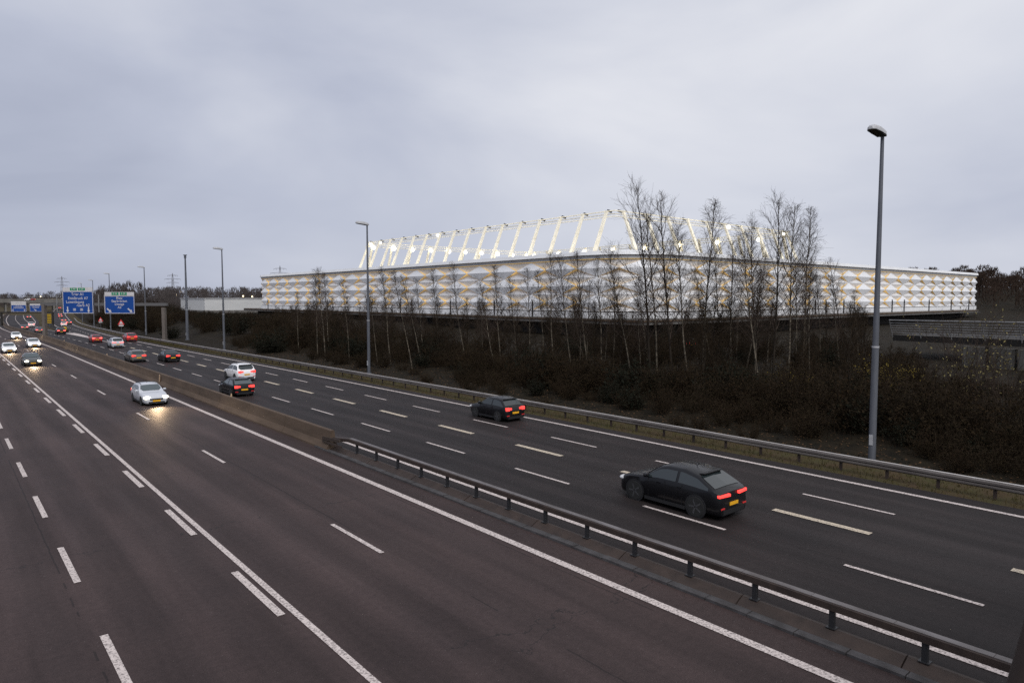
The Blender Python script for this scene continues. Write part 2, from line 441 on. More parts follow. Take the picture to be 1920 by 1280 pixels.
# ------------------------------------------------------------------ barriers
def path_along(tf, ss, zf, dz=0.0):
    out = []
    for i, s in enumerate(ss):
        a, b = ss[max(i-1, 0)], ss[min(i+1, len(ss)-1)]
        d = Vector((tf(b)-tf(a), b-a, 0)).normalized()
        out.append((Vector((tf(s), s, zf(s)+dz)), Vector((d.y, -d.x, 0)), Vector((0, 0, 1))))
    return out
# concrete median wall, cast in lengths with open joints
cw = thing('concrete_barrier', 'brown weathered concrete barrier wall down the median, joining the steel rail', 'barrier', (15.35, 33, 0))
prof = [(-.36,-.12),(-.36,.10),(-.17,.38),(-.11,.99),(-.08,1.02),(.08,1.02),(.11,.99),(.17,.38),(.36,.10),(.36,-.12)]
m = MB()
s = 32.7
while s < 620:
    L = 6.0 if s < 150 else 12.0
    ss = [s+.02, s+L*.5, s+L-.02]
    m.sweep(path_along(lambda q: 15.38+off(q), ss, zr), prof)
    s += L
o = m.build('wall_segments', M['wall_conc'], cw); o.matrix_parent_inverse = Matrix.Translation((-15.35,-33,0))
rfm = mat('faded_reflector', (.42,.25,.13), .5, col2=(.36,.29,.21), scale=9)
for s, w, h, dx, zc in ((67.5,.30,.62,-.27,.62),(115,.2,.5,-.27,.62),(158,.2,.5,-.27,.62),(182,.2,.5,-.27,.62),(48.6,.1,.22,0,1.13),(94,.1,.22,0,1.13),(130,.1,.22,0,1.13)):
    m = MB(); m.box((15.38+off(s)+dx, s, zr(s)+zc), (.03 if dx else .08, w, h), rx=R(12) if dx else 0, taper=1 if dx else .6)   # reflector plates
    o = m.build('reflector', rfm, cw); o.matrix_parent_inverse = Matrix.Translation((-15.35,-33,0))

# steel median guardrail in front
gr = thing('median_guardrail', 'rusty brown steel guardrail on short posts dividing the near carriageways', 'guardrail', (15.6, 0, 0))
def inv(o, p): o.matrix_parent_inverse = Matrix.Translation(tuple(-c for c in p.location)); return o
m = MB()
ss = [-18+2*i for i in range(25)] + [31.2]
m.sweep(path_along(lambda q: 15.6, ss, lambda q: 0.0), [(-.12,.63),(-.12,.79),(-.09,.815),(.11,.815),(.14,.79),(.14,.63),(.10,.63),(.10,.74),(-.09,.74),(-.09,.63)])
for k in range(13): m.box((15.478, -17.9+3.9*k, .715), (.016, .38, .15))
# end piece ramping down to the concrete wall
m.sweep([(Vector((15.6,31.2,0)), Vector((1,0,0)), Vector((0,0,1))), (Vector((15.45,33.2,-.22)), Vector((1,0,0)), Vector((0,0,1)))], [(-.12,.63),(-.12,.79),(-.09,.815),(.11,.815),(.14,.79),(.14,.63)])
m.box((15.14, 32.4, .62), (.06, 2.0, .16), rx=R(-4)); m.box((15.12, 32.3, .42), (.05, 2.2, .10))
inv(m.build('rail', M['rust'], gr), gr)
m = MB()
for k in range(27):
    a = -18+k*1.82; m.box((15.6, a+.91, .821), (.19, 1.81, .010))
inv(m.build('rail_cap', M['rail_top'], gr), gr)
m = MB()
for k in range(13):
    a = -18+k*3.9; b = a+3.87; e = rnd.uniform(-.012,.012); m.sweep([(Vector((15.2+e,a,0)), Vector((1,0,0)), Vector((0,0,1))), (Vector((15.2-e,b,0)), Vector((1,0,0)), Vector((0,0,1)))], [(0,-.05),(.02,.05),(.33,.205),(.42,.205),(.42,-.05)])
inv(m.build('kick_plate', M['rust'], gr), gr)
pm = MB(); pm.box((0,0,.42), (.09,.12,.50)); pm.box((0,0,.215), (.2,.22,.02)); pmesh = pm.mesh('post', M['black_steel'])
k = 0
s = 30.4
while s > -8:
    o = bpy.data.objects.new('post', pmesh); COL.objects.link(o); o.parent = gr; o.location = (-.03, s, 0); s -= 1.95

# verge guardrail on the right
vg = thing('verge_guardrail', 'long grey zinc guardrail on posts along the grassy right verge', 'guardrail', (31.2, 0, 0))
def vt(s): return redge(s)+2.05
ss = [-12+3*i for i in range(10)] + [20+5*i for i in range(70)]
m = MB()
m.sweep(path_along(vt, ss, zr), [(-.05,.33),(-.09,.38),(-.09,.44),(-.03,.48),(-.09,.52),(-.09,.60),(-.04,.65),(.03,.65),(.01,.60),(.01,.38),(-.02,.33)])
inv(m.build('rail', M['zinc'], vg), vg)
m = MB(); m.sweep(path_along(lambda q: vt(q)+.01, ss, zr), [(-.07,.652),(-.07,.672),(.06,.672),(.06,.652)])
inv(m.build('rail_cap', mat('pale_zinc', (.50,.47,.45), .5, metal=.3, col2=(.36,.33,.31), scale=1.2), vg), vg)
pm = MB(); pm.box((0,0,.30), (.08,.12,.66)); pmesh = pm.mesh('post', M['rust'])
s = -8
while s < 300:
    o = bpy.data.objects.new('post', pmesh); COL.objects.link(o); o.parent = vg; o.location = (vt(s)-31.2+.07, s, zr(s)-.02); s += 2.0 if s < 100 else 8.0

# ------------------------------------------------------------------ street lamps
def lamp(t, s, h, label, z=None, head=True, r=.17):
    z = ground(t, s) if z is None else z
    b = thing('street_lamp', label, 'street lamp', (t, s, z), 0, 'tall grey lamp posts along the verge')
    m = MB(); m.tube([(0,0,-.3),(0,0,h*.36),(0,0,h*.36+.01),(0,0,h)], [r, r*.90, r*.82, r*.46], 14); m.tube([(0,0,-.05),(0,0,.06)], r*1.6, 12)
    m.build('pole', M['pole'], b, smooth=40)
    m = MB(); m.tube([(0,0,h*.36-.05),(0,0,h*.36+.03)], r*.98, 14); m.build('collar', M['lamp_shell'], b, smooth=40); m = MB(); m.box((-r*.98, 0, 1.1), (.03,.16,.5)); m.build('access_door', M['lamp_shell'], b)
    if head:
        # flat lantern that reaches toward the carriageway
        m = MB()
        pf = [(-1.05,.07,.10),(-.95,.17,.20),(-.5,.21,.25),(-.1,.19,.24),(.12,.10,.16)]
        P = []
        for x, w, hh in pf: P.append([(x,-w,0),(x,w,0),(x,w*.95,hh*.55),(x,w*.55,hh),(x,-w*.55,hh),(x,-w*.95,hh*.55)])
        i0 = 0
        for q in P: m.v += q
        for k in range(len(P)-1):
            for j in range(6):
                a = k*6+j; bb = k*6+(j+1) % 6; m.f.append((a, bb, bb+6, a+6)); m.mi.append(0)
        m.f.append(tuple(range(6))); m.mi.append(0); m.f.append(tuple(range((len(P)-1)*6, len(P)*6))[::-1]); m.mi.append(0)
        sk = .95 if h > 15 else .9
        hd = m.build('lamp_head', M['lamp_shell'], b, smooth=40); hd.location = (0,0,h-.02); hd.rotation_euler = (0, R(6), 0); hd.scale = (1.25,1.25,1.1)
        m = MB(); m.box((-.48,0,-.012), (.9,.34,.03)); m.build('lens', M['lamp_glass'], hd)
    return b
lamp(34.4, 13.8, 15.55, 'tall grey street lamp standing alone at the right, nearest to the bridge')
lamp(34.8, 65.0, 15.6, 'grey street lamp before the left stadium front, between two birch clumps')
lamp(33.6, 108.9, 15.4, 'grey street lamp with flat head left of the stadium, beside the white annex')
lamp(35.4, 168.9, 15.0, 'grey street lamp rising right behind the blue exit sign for Metz')
lamp(36.1, 213.5, 15.4, 'small distant street lamp whose pole passes behind the Metz sign')
lamp(39.5, 262, 15.2, 'distant street lamp with its head just above the right end of the Trier sign')
lamp(44.0, 318, 15.4, 'farthest visible street lamp, its head above the middle of the Trier sign')
o = lamp(35.9, 137.9, 15.9, 'thick grey mast with a small flat cap and no lantern, near the annex', head=False, r=.27)
o.name = 'camera_mast'; o['category'] = 'mast'; del o['group']
m = MB(); m.box((0,0,15.9), (.55,.55,.12)); m.box((0,0,15.55), (.34,.34,.5)); m.build('mast_cap', M['pole'], o)

# ------------------------------------------------------------------ stadium
ST = thing('stadium', 'white stadium with folded diamond panels, amber lit slots and leaning roof masts', 'stadium', (91, 76.3, 4.3))
def stp(o): return inv(o, ST)
X0, X1, Y0, Y1 = 91.0, 276.0, 76.3, 257.0
RC = 13.0
def facade_path():
    """closed rounded rectangle: list of (length so far, pos, outward normal)"""
    pts = []
    def arc(cx, cy, a0, a1, r, n):
        for k in range(n+1):
            a = a0+(a1-a0)*k/n; pts.append((Vector((cx+r*math.cos(a), cy+r*math.sin(a), 0)), Vector((math.cos(a), math.sin(a), 0))))
    # far end of left face -> near corner -> right face -> far corners
    pts.append((Vector((X0, Y1-8, 0)), Vector((-1,0,0)))); 
    arc(X0+RC, Y0+RC, math.pi, 1.5*math.pi, RC, 18)
    arc(X1-8, Y0+8, 1.5*math.pi, 2*math.pi, 8, 10)
    arc(X1-8, Y1-8, 0, .5*math.pi, 8, 10)
    arc(X0+8, Y1-8, .5*math.pi, math.pi, 8, 10)
    out = []; l = 0.0
    for i, (p, n) in enumerate(pts):
        if i: l += (p-pts[i-1][0]).length
        out.append((l, p, n))
    return out
FP = facade_path(); PER = FP[-1][0]
def fat(u):
    u = u % PER
    for (a, p, n), (b, q, k) in zip(FP, FP[1:]):
        if a <= u <= b:
            t = (u-a)/(b-a) if b > a else 0
            return p.lerp(q, t), n.lerp(k, t).normalized()
    return FP[-1][1], FP[-1][2]
NC = 84
W2 = PER/NC/2
ZB, HH = 5.5, 1.567
DO = .42           # how far the bold diamonds stand out
def fp(u, z, d):
    p, n = fat(u); q = p + n*d; return Vector((q.x, q.y, z))
pan = MB(); slot = MB()
U0 = 2.0
for i in range(2*NC):
    u = U0+i*W2
    for j in range(0, 7):
        if (i+j) % 2 == 0: continue
        zc = ZB+j*HH
        bold = (i % 2 == 0)
        # every diamond is folded along its level diagonal; the bold ones stand DO in front of the others,
        # so their side corners leave a lit wedge open
        d, k = (DO, 0.0) if bold else (0.0, -DO)
        l = fp(u-W2, zc, d); r = fp(u+W2, zc, d); c = (l+r)/2
        if abs((fp(u, zc, d)-c).length) > .05: c = fp(u, zc, d)
        if j < 6:
            t = fp(u, zc+HH, k); pan.poly([l, c, t]); pan.poly([c, r, t])
        if j > 0:
            b = fp(u, zc-HH, k); pan.poly([c, l, b]); pan.poly([r, c, b])
        if bold:
            for e in (-1, 1):
                side = fp(u+e*W2, zc, d-.02); inn = fp(u+e*W2, zc, -DO-.05)
                if j < 6: slot.poly([side, inn, fp(u, zc+HH, -.03)])
                if j > 0: slot.poly([side, inn, fp(u, zc-HH, -.03)])
stp(pan.build('facade_panels', M['white_panel'], ST))
stp(slot.build('lit_slots', M['lit_amber'], ST))
def band(z0, z1, d0, d1, name, material, m=None):
    own = m is None
    if own: m = MB()
    us = sorted(set([a for a, _, _ in FP] + [k*PER/60 for k in range(61)]))
    P = [fat(u) if u < PER else (FP[-1][1], FP[-1][2]) for u in us]
    for (p, n), (q, k) in zip(P, P[1:]):
        a0, a1 = p+n*d0, q+k*d0; b0, b1 = p+n*d1, q+k*d1
        m.poly([(a0.x,a0.y,z0),(a1.x,a1.y,z0),(b1.x,b1.y,z1),(b0.x,b0.y,z1)])
    if own: return stp(m.build(name, material, ST))
    return m
ZT = ZB+6*HH
m = MB(); band(3.5, 5.35, .35, .35, '', 0, m); band(5.35, 5.35, .35, -1.2, '', 0, m); stp(m.build('base_band', M['fascia'], ST))
m = MB(); band(5.352, 5.52, .05, .05, '', 0, m); stp(m.build('base_shadow_gap', M['dark_conc'], ST))
m = MB(); band(ZT+.10, ZT+.78, .14, .30, '', 0, m); stp(m.build('roof_soffit', M['grey_fascia'], ST))
m = MB(); band(ZT+.02, ZT+.10, .10, .10, '', 0, m); stp(m.build('light_line', M['led'], ST))
m = MB(); band(ZT+.78, ZT+1.5, .62, .42, '', 0, m); band(ZT+.78, ZT+.78, .30, .62, '', 0, m); band(ZT+1.5, ZT+2.0, .42, -6.0, '', 0, m)
band(ZT+2.0, ZT+1.2, -6.0, -30, '', 0, m); stp(m.build('roof', M['fascia'], ST))
m = MB(); band(4.4, ZT, -1.6, -1.6, '', 0, m); stp(m.build('inner_wall', M['dark_conc'], ST))
# ring of masts
RI = 31.0
A0, A1, B0, B1 = 124.0, 207.0, 109.5, 233.0
LEAN = 5.4; ZMB, ZMT = 15.2, 28.6
ZMB = 15.6
mast_list = []
nL, nR = 16, 10
for k in range(nL):
    y = B0+(B1-B0)*(k+.35)/(nL-.3); mast_list.append((A0, y, 1, 0, 'near')); mast_list.append((A1, y, -1, 0, 'far'))
for k in range(nR):
    x = A0+(A1-A0)*(k+.35)/(nR-.3); mast_list.append((x, B0, 0, 1, 'near')); mast_list.append((x, B1, 0, -1, 'far'))
md = {}
for (ix, iy) in ((1,0),(-1,0),(0,1),(0,-1)):
    m = MB()
    base = Vector((-ix*LEAN, -iy*LEAN, ZMB-ZMT)); w = Vector((iy, ix, 0)).normalized(); n_ = Vector((ix, iy, 0))
    def ring(p, a, b): return [p-w*a-n_*b, p+w*a-n_*b, p+w*a+n_*b, p-w*a+n_*b]
    q0, q1 = ring(base, .50, .34), ring(Vector((0,0,0)), .36, .24)
    for q in range(4): m.poly([q0[q], q0[(q+1) % 4], q1[(q+1) % 4], q1[q]])
    for q in (2, 5):      # welded collar plates
        p = base.lerp(Vector((0,0,0)), q/8); f_ = 1-q/8; e = ring(p, .40+.16*f_, .28+.12*f_); e2 = [v+Vector((0,0,.10)) for v in e]
        for k in range(4): m.poly([e[k], e[(k+1) % 4], e2[(k+1) % 4], e2[k]])
    m.box((0,0,.1), (.75,.75,.35))
    md[(ix,iy)] = m.mesh('roof_mast', M['mast'], smooth=40)
fl = MB(); fl.box((0,0,0), (.9,.9,.55)); flm = fl.mesh('floodlight', M['black_steel'])
fb = MB(); fb.lathe([(-.5,.0),(-.42,.45),(-.1,.8),(.3,.8),(.42,.5),(.5,0)], 14, 'z'); fbm = fb.mesh('floodlight', M['flood'], smooth=50)
lit_far = {(k) for k in (0,1,3,4,6)}
cnt = 0
for (x, y, ix, iy, which) in mast_list:
    o = bpy.data.objects.new('roof_mast', md[(ix,iy)]); COL.objects.link(o); o.parent = ST; stp(o); o.location = (x, y, ZMT)
    if which == 'near':
        f = bpy.data.objects.new('floodlight', flm); COL.objects.link(f); f.parent = o; f.location = (ix*1.1, iy*1.1, .25); f.rotation_euler = (.3, .2, 0)
        cnt += 1
    else:
        cnt += 1
        if (ix and cnt % 4 == 0) or (iy and cnt % 2 == 0):
            f = bpy.data.objects.new('floodlight', fbm); COL.objects.link(f); f.parent = o; f.location = (ix*.9-(0), iy*.9, -1.6)
            f.scale = (.75, .75, 1.15) if cnt % 3 else (1.0, 1.0, 1.4)
for (x, y) in ((A0+1.2, B0+(B1-B0)*.62), (A0+1.2, B0+(B1-B0)*.985), (A0+1.2, B0+(B1-B0)*.93), (A0+(A1-A0)*.60, B0+1.2), (A0+(A1-A0)*.97, B0+1.2)):
    f = bpy.data.objects.new('floodlight', fbm); COL.objects.link(f); f.parent = ST; stp(f); f.location = (x, y, ZMT-.4); f.scale = (.7,.7,.9)
m = MB()
for dz, dd, r in ((.15,.3,.11),(-.55,.6,.09),(-1.25,-.1,.10)):
    q = [(A0+dd,B0+dd,ZMT+dz),(A1-dd,B0+dd,ZMT+dz),(A1-dd,B1-dd,ZMT+dz),(A0+dd,B1-dd,ZMT+dz)]
    for a, b in zip(q, q[1:]+q[:1]): m.tube([a, b], r*1.35, 5)
stp(m.build('ring_cables', M['mast'], ST))
# plaza slab on which it stands
m = MB()
pl = [(84.5,64),(262,64),(262,300),(84.5,300)]
m.box((173.5,167.6,3.85), (169.8,190.6,.85))
o = m.build('plaza', [M['conc']]); tag(o, kind='structure')
m = MB(); m.box((91.5,166,2.2), (.3,180,2.4)); m.box((183,76.3,2.2), (183,.3,2.4))
tag(m.build('plaza_wall', M['dark_conc']), 'dark recessed wall under the stadium plaza edge', 'retaining wall')
m = MB(); m.box((88.5,167.6,4.05), (.16,190.2,.22)); m.box((173.5,72.2,4.05), (169.5,.16,.22))
tag(m.build('plaza_edge', mat('brown_edge_plate', (.12,.07,.032), .6, col2=(.06,.036,.02), scale=.7)), 'thin brown steel edge strip along the stadium plaza', 'edge strip')  # strip coloured brown with darker mottling

# ------------------------------------------------------------------ overpass, gantries, signs
ov = thing('overpass', 'long grey concrete overpass crossing the motorway in the far left distance', 'bridge', (20, 575, 0))
m = MB(); m.box((-20+0,575,5.9), (300,11,1.5), rz=R(-2)); inv(m.build('deck', M['conc'], ov), ov)
for y in (569.6, 580.4):
    m = MB(); m.box((-20,y,7.1), (300,.3,1.1), rz=R(-2)); m.build('parapet', M['conc'], ov); inv(ov.children[-1], ov)
for x in (-60, -25, 5, 35, 62, 92, 112):
    m = MB()
    for y in (571, 575, 579): m.box((x, y+(-20-x)*.035, 1.8), (1.0,1.0,7.4))
    m.box((x, 575+(-20-x)*.035, 5.0), (1.3,10,.5)); inv(m.build('pier', M['conc'], ov), ov)

def text_mesh(txt, size, material, parent, x, z, y, name='lettering', align='CENTER', wide=1.0):
    cu = bpy.data.curves.new('lettering', 'FONT'); cu.body = txt; cu.size = size; cu.align_x = align; cu.align_y = 'CENTER'; cu.extrude = .004; cu.offset = .012*size
    cu.space_character = 1.08
    tmp = bpy.data.objects.new('tmp', cu); COL.objects.link(tmp)
    dg = bpy.context.evaluated_depsgraph_get(); me = bpy.data.meshes.new_from_object(tmp.evaluated_get(dg))
    bpy.data.objects.remove(tmp); me.materials.clear(); me.materials.append(material)
    o = bpy.data.objects.new(name, me); COL.objects.link(o); o.parent = parent
    o.location = (x, y, z); o.rotation_euler = (R(90), 0, 0); o.scale = (wide, 1, 1)
    return o
def arrow(m, x, z, ang, ln, y):
    ca, sa = math.cos(ang), math.sin(ang)
    def P(a, b): return (x+a*ca-b*sa, y, z+a*sa+b*ca)
    w = ln*.11
    m.poly([P(-ln/2,-w), P(ln*.08,-w), P(ln*.08,w), P(-ln/2,w)])
    m.poly([P(ln*.0801,-ln*.27), P(ln/2,0), P(ln*.0801,ln*.27)])
def sign_board(name, label, loc, rz, w, hb, hw, group, small=False):
    """local +x right, +z up, front toward -y; blue panel hb tall, white strip hw tall on top"""
    sg = thing(name, label, 'road sign', loc, rz, group)
    m = MB(); m.box((0,.02,hb/2), (w,.06,hb)); m.build('blue_panel', M['sign_blue'], sg)
    m = MB()
    for x in (-w/2+.05, w/2-.05): m.box((x,-.018,hb/2), (.09,.02,hb-.0))
    for z in (.05, hb-.05): m.box((0,-.0172,z), (w-.2,.02,.09))
    m.build('border', M['sign_white'], sg)
    m = MB(); m.box((0,.02,hb+hw/2+.04), (w-.06,.06,hw)); m.build('white_panel', M['sign_white'], sg)
    return sg
gA, gB = Vector((16.1, 162.8, 0)), Vector((33.15, 143.0, 0))
grz = math.atan2(gB.y-gA.y, gB.x-gA.x)
gt = thing('sign_gantry', 'grey sign gantry with two columns carrying the Trier and Metz signs', 'sign gantry', tuple(gA), grz)
GL_ = (gB-gA).length
for nm, x, zb, hh in (('column', 0, zr(162), 7.0), ('column', GL_, ground(gB.x, gB.y), 6.4)):
    m = MB(); m.box((x,0,zb+hh/2-.1), (.62,.62,hh)); m.box((x,0,zb+.1), (.9,.9,.4)); m.build(nm, mat('gantry_column', (.13,.11,.095), .8, col2=(.095,.08,.07), scale=.8), gt)
m = MB(); m.box((GL_/2,.1,6.72), (GL_+1.4,.5,.55)); m.build('beam', mat('gantry_beam', (.10,.097,.097), .6), gt)
for x in (3.2,4.6,6.0,12.4,13.7,15.0):
    m = MB(); m.box((x,-.25,6.9), (.1,.16,3.4)); m.build('sign_bracket', M['sign_back'], gt)
def gpt(x, z, y=-.38): 
    return (gA.x+x*math.cos(grz)-y*math.sin(grz), gA.y+x*math.sin(grz)+y*math.cos(grz), z)
SG = 'blue direction signs on the near gantry'
# widths from the picture: 57 and 55 px at about 131 m
s1 = sign_board('direction_sign', 'larger blue motorway sign reading Trier, Ettelbruck, Luxembourg-Gare with two down arrows', gpt(7.95, 4.95), grz, 5.75, 3.72, .62, SG)
s2 = sign_board('direction_sign', 'blue motorway sign reading Metz, Saarbrücken, Livange with two slanted arrows', gpt(17.0, 4.95), grz, 5.55, 2.95, .60, SG)
for sg, w, hb, badges in ((s1, 5.75, 3.72, ('E 44','E 29')), (s2, 5.55, 2.95, ('E 25','E 29'))):
    for x, t in zip((-.75, .78), badges):
        m = MB(); m.box((x,-.02,hb+.35), (1.3,.02,.46)); bd = m.build('route_badge', M['sign_green'], sg)
        text_mesh(t, .40, M['sign_white'], bd, x, hb+.35, -.036)
for t, x, z in (('Trier A1',0,3.22),('Ettelbruck A7',0.05,2.55),('Luxembourg',-.55,1.92),('-Gare A3',.95,1.36)):
    text_mesh(t, .62, M['sign_white'], s1, x, z, -.02)
m = MB(); arrow(m, -2.0, .62, -math.pi/2, 1.0, -.022); arrow(m, 2.0, .62, -math.pi/2, 1.0, -.022); m.build('arrow', M['sign_white'], s1)
m = MB()
for x in (-.68, .68):
    for z in (.50, .64, .78): m.box((x,-.02,z), (.52,.02,.09))
m.build('lane_symbol', M['sign_white'], s1)
s1.scale = s2.scale = (1.155,)*3
for t, z in (('Metz',2.58),('Saarbrücken',2.07),('Livange',1.56),('A3',1.03)):
    text_mesh(t, .54, M['sign_white'], s2, 0, z, -.02)
m = MB(); arrow(m, -1.95, .52, R(-38), 1.05, -.022); arrow(m, 1.95, .52, R(-38), 1.05, -.022); m.build('arrow', M['sign_white'], s2)

# second gantry, small in the distance
g2 = thing('sign_gantry', 'small dark sign gantry over the main road in the far left', 'sign gantry', (17.6, 296, 0), R(-36))
z2 = zr(296)
m = MB(); m.box((7.6,.1,3.05), (17.5,.45,.45)); m.build('beam', M['dark_conc'], g2)
for x in (-.9, 16.2):
    m = MB(); m.box((x,.1,z2+2.3), (.5,.5,4.9)); m.build('column', M['dark_conc'], g2)
def g2p(x, z): c, s_ = math.cos(R(-36)), math.sin(R(-36)); return (17.6+x*c+.3*s_, 296+x*s_-.3*c, z)
SG2 = 'blue direction signs on the far gantry'
t1 = sign_board('direction_sign', 'small distant blue lane sign with a wide white top, left on the far gantry', g2p(5.2, 3.3), R(-36), 5.0, 2.35, .55, SG2)
t2 = sign_board('direction_sign', 'small distant blue exit sign with one slanted arrow, right on the far gantry', g2p(10.9, 3.3), R(-36), 4.0, 2.25, .45, SG2)
m = MB(); m.box((0,.02,3.3), (5.0,.06,.55)); m.box((0,-.02,3.3), (2.4,.02,.38)); m.build('top_panel', M['sign_white'], t1)
for sg, rows in ((t1, ((1.85,2.4),(1.5,3.6))), (t2, ((1.8,2.6),(1.45,2.2)))):
    m = MB()
    for z, w in rows: m.box((0,-.02,z), (w,.02,.13))
    if sg is t1: arrow(m, -1.9, .55, -math.pi/2, .85, -.022); arrow(m, 1.9, .55, -math.pi/2, .85, -.022); m.box((0,-.02,1.15),(3.4,.02,.08))
    else: arrow(m, -.2, .6, R(-38), 1.0, -.022)
    m.build('lettering', M['sign_white'], sg)

# small signs around the exit
def warn(t, s, h, sz, label):
    z = ground(t, s)
    w = thing('warning_sign', label, 'road sign', (t, s, z), R(-30), 'red and white triangular warning signs by the exit')
    m = MB(); m.tube([(0,0,-.2),(0,0,h+sz*.4)], .05, 8); m.build('post', M['pole'], w)
    m = MB(); m.poly([(-sz*.58,-.05,h),(sz*.58,-.05,h),(0,-.05,h+sz)]); m.poly([(sz*.58,-.03,h),(-sz*.58,-.03,h),(0,-.03,h+sz)])
    pb = m.build('red_triangle', M['sign_red'], w)
    m = MB(); m.poly([(-sz*.32,-.06,h+.13*sz),(sz*.32,-.06,h+.13*sz),(0,-.06,h+.70*sz)]); m.build('white_field', M['sign_white'], w)
    m = MB(); m.box((0,-.05,h-.24), (sz*.8,.03,.32)); m.build('plate', M['sign_white'], w)
warn(34.9, 193, 2.0, 1.35, 'larger red and white warning triangle behind the guardrail right of the exit')
warn(37.6, 238, 2.2, 1.25, 'smaller, farther red and white warning triangle below the Trier sign')
cb = thing('chevron_board', 'tall yellow board of stacked bars at the nose of the exit', 'road sign', (27.2, 262, zr(262)), R(-35))
m = MB(); m.tube([(0,.1,-.2),(0,.1,4.6)], .09, 6); m.build('post', M['pole'], cb)
m = MB()
for k in range(6): m.box((0,0,1.5+k*.52), (1.25,.06,.34)); 
m.build('yellow_bars', M['yellow'], cb)
m = MB(); m.box((0,.04,2.8), (1.3,.05,3.3)); m.build('backing', M['trim'], cb)
cu = thing('crash_cushion', 'small yellow crash cushion marker low at the exit gore', 'road marker', (24.6, 206, zr(206)), R(-30))
m = MB(); m.lathe([(.5,.42),(1.2,.42),(1.4,.25),(1.42,0)], 12, 'z'); m.build('nose', M['yellow'], cu, smooth=40)
m = MB(); m.lathe([(0,.36),(.5,.36)], 12, 'z'); m.box((0,.9,.35), (.6,1.0,.6)); m.build('base', M['dark_conc'], cu)
ng = thing('gore_barrier', 'low dark barrier wall splitting the exit ramp from the main road', 'barrier', (26.0, 230, 0))
m = MB(); ss = [212+8*i for i in range(40)]
m.sweep(path_along(lambda q: hermite(GL, q)-1.6, ss, zr), [(-.3,-.1),(-.15,.35),(-.1,.85),(.1,.85),(.15,.35),(.3,-.1)]); inv(m.build('wall_segments', M['dark_conc'], ng), ng)

# ------------------------------------------------------------------ buildings and plaza furniture
an = thing('annex', 'low white flat-roofed box building left of the stadium', 'building', (87, 300, 3))
m = MB(); m.box((106,314,5.35), (44,36,4.9)); inv(m.build('wall', M['annex'], an), an)
m = MB(); m.box((106,314,7.92), (44.5,36.5,.26)); inv(m.build('roof', M['grey_fascia'], an), an)
m = MB(); m.box((106,314,2.0), (44.2,36.2,2.0)); inv(m.build('plinth', M['conc'], an), an)
def bollard(t, s, z, h, label):
    b = thing('lamp_bollard', label, 'lamp post', (t, s, z), 0, 'black lamp posts along the plaza edge')
    m = MB(); m.tube([(0,0,0),(0,0,h*.9)], [.16,.16], 8); m.build('pole', M['black_steel'], b)
    m = MB(); m.lathe([(h*.9,.15),(h*.97,.2),(h,.17),(h+.03,0)], 8, 'z'); m.build('lamp_head', M['lamp_shell'], b)
NRM = ['first','second','third','fourth','fifth','sixth','seventh','eighth','ninth','tenth','eleventh','twelfth','thirteenth','fourteenth','fifteenth','sixteenth','seventeenth','eighteenth','nineteenth','twentieth']
NRM += ['twenty-'+w for w in NRM[:9]]+['thirtieth']; NRM += ['thirty-'+w for w in NRM[:9]]+['fortieth']; NRM += ['forty-'+w for w in NRM[:9]]
for k, x in enumerate((150,155,164,192,200,218,236,252)):
    bollard(x, 73.2, 4.25, 3.4, 'black plaza lamp post under the right stadium front, %s from the left of eight' % NRM[k])
for k, y in enumerate((100,112,128,150,192,240)):
    bollard(89.3, y, 4.25, 3.4, 'black plaza lamp post under the left stadium front, %s from the right of six' % NRM[k])
# walkway with raking steel railing on the right
wk = thing('walkway_bridge', 'elevated concrete walkway with slanted steel railing below the right stadium end', 'footbridge', (85, 25, 3))
pa = [Vector((87.6,33.2,3.5)), Vector((82.8,19.3,3.7)), Vector((77.5,3,3.9)), Vector((72,-14,4.1))]
dW = Vector((9.0,-2.2,0))
m = MB()
for a, b in zip(pa, pa[1:]):
    h = Vector((0,0,.7)); q = [a, b, b+dW, a+dW]
    m.poly(q); m.poly([p-h for p in q][::-1]); m.poly([a-h, b-h, b, a]); m.poly([q[3], q[2], q[2]-h, q[3]-h])
m.poly([pa[0]-h, pa[0], pa[0]+dW, pa[0]+dW-h])
inv(m.build('deck', M['dark_conc'], wk), wk)
m = MB()
up = Vector((-.75*.9, .2, 1.75))
for a, b in zip(pa, pa[1:]):
    n = max(2, int((b-a).length/3.2))
    for k in range(n):
        p = a.lerp(b, k/n); m = MB(); m.tube([p-Vector((0,0,.3)), p+up], [.07,.045], 4); inv(m.build('railing_post', M['steel'], wk), wk)
m = MB()
for f in (.16,.32,.48,.64,.80,1.0):
    m.tube([p+up*f for p in pa], .085 if f == 1.0 else .05, 6)
inv(m.build('railing_bars', M['steel'], wk), wk)
rw = thing('retaining_wall', 'stained grey concrete panel wall under the elevated walkway', 'retaining wall', (78, 16, 0))
m = MB()
a, b = Vector((80.8,24,0)), Vector((69.5,-12,0)); n = 14
for k in range(n):
    p, q = a.lerp(b, k/n+.004), a.lerp(b, (k+1)/n-.004); z0, z1 = ground(p.x, p.y)-.5, 2.95
    m.poly([(p.x,p.y,z0),(q.x,q.y,z0),(q.x,q.y,z1),(p.x,p.y,z1)]); m.poly([(p.x,p.y,z1),(q.x,q.y,z1),(q.x+.4,q.y-.1,z1),(p.x+.4,p.y-.1,z1)])
    m.poly([(q.x+.4,q.y-.1,z0),(p.x+.4,p.y-.1,z0),(p.x+.4,p.y-.1,z1),(q.x+.4,q.y-.1,z1)])
inv(m.build('wall_panels', M['pale_conc'], rw), rw)
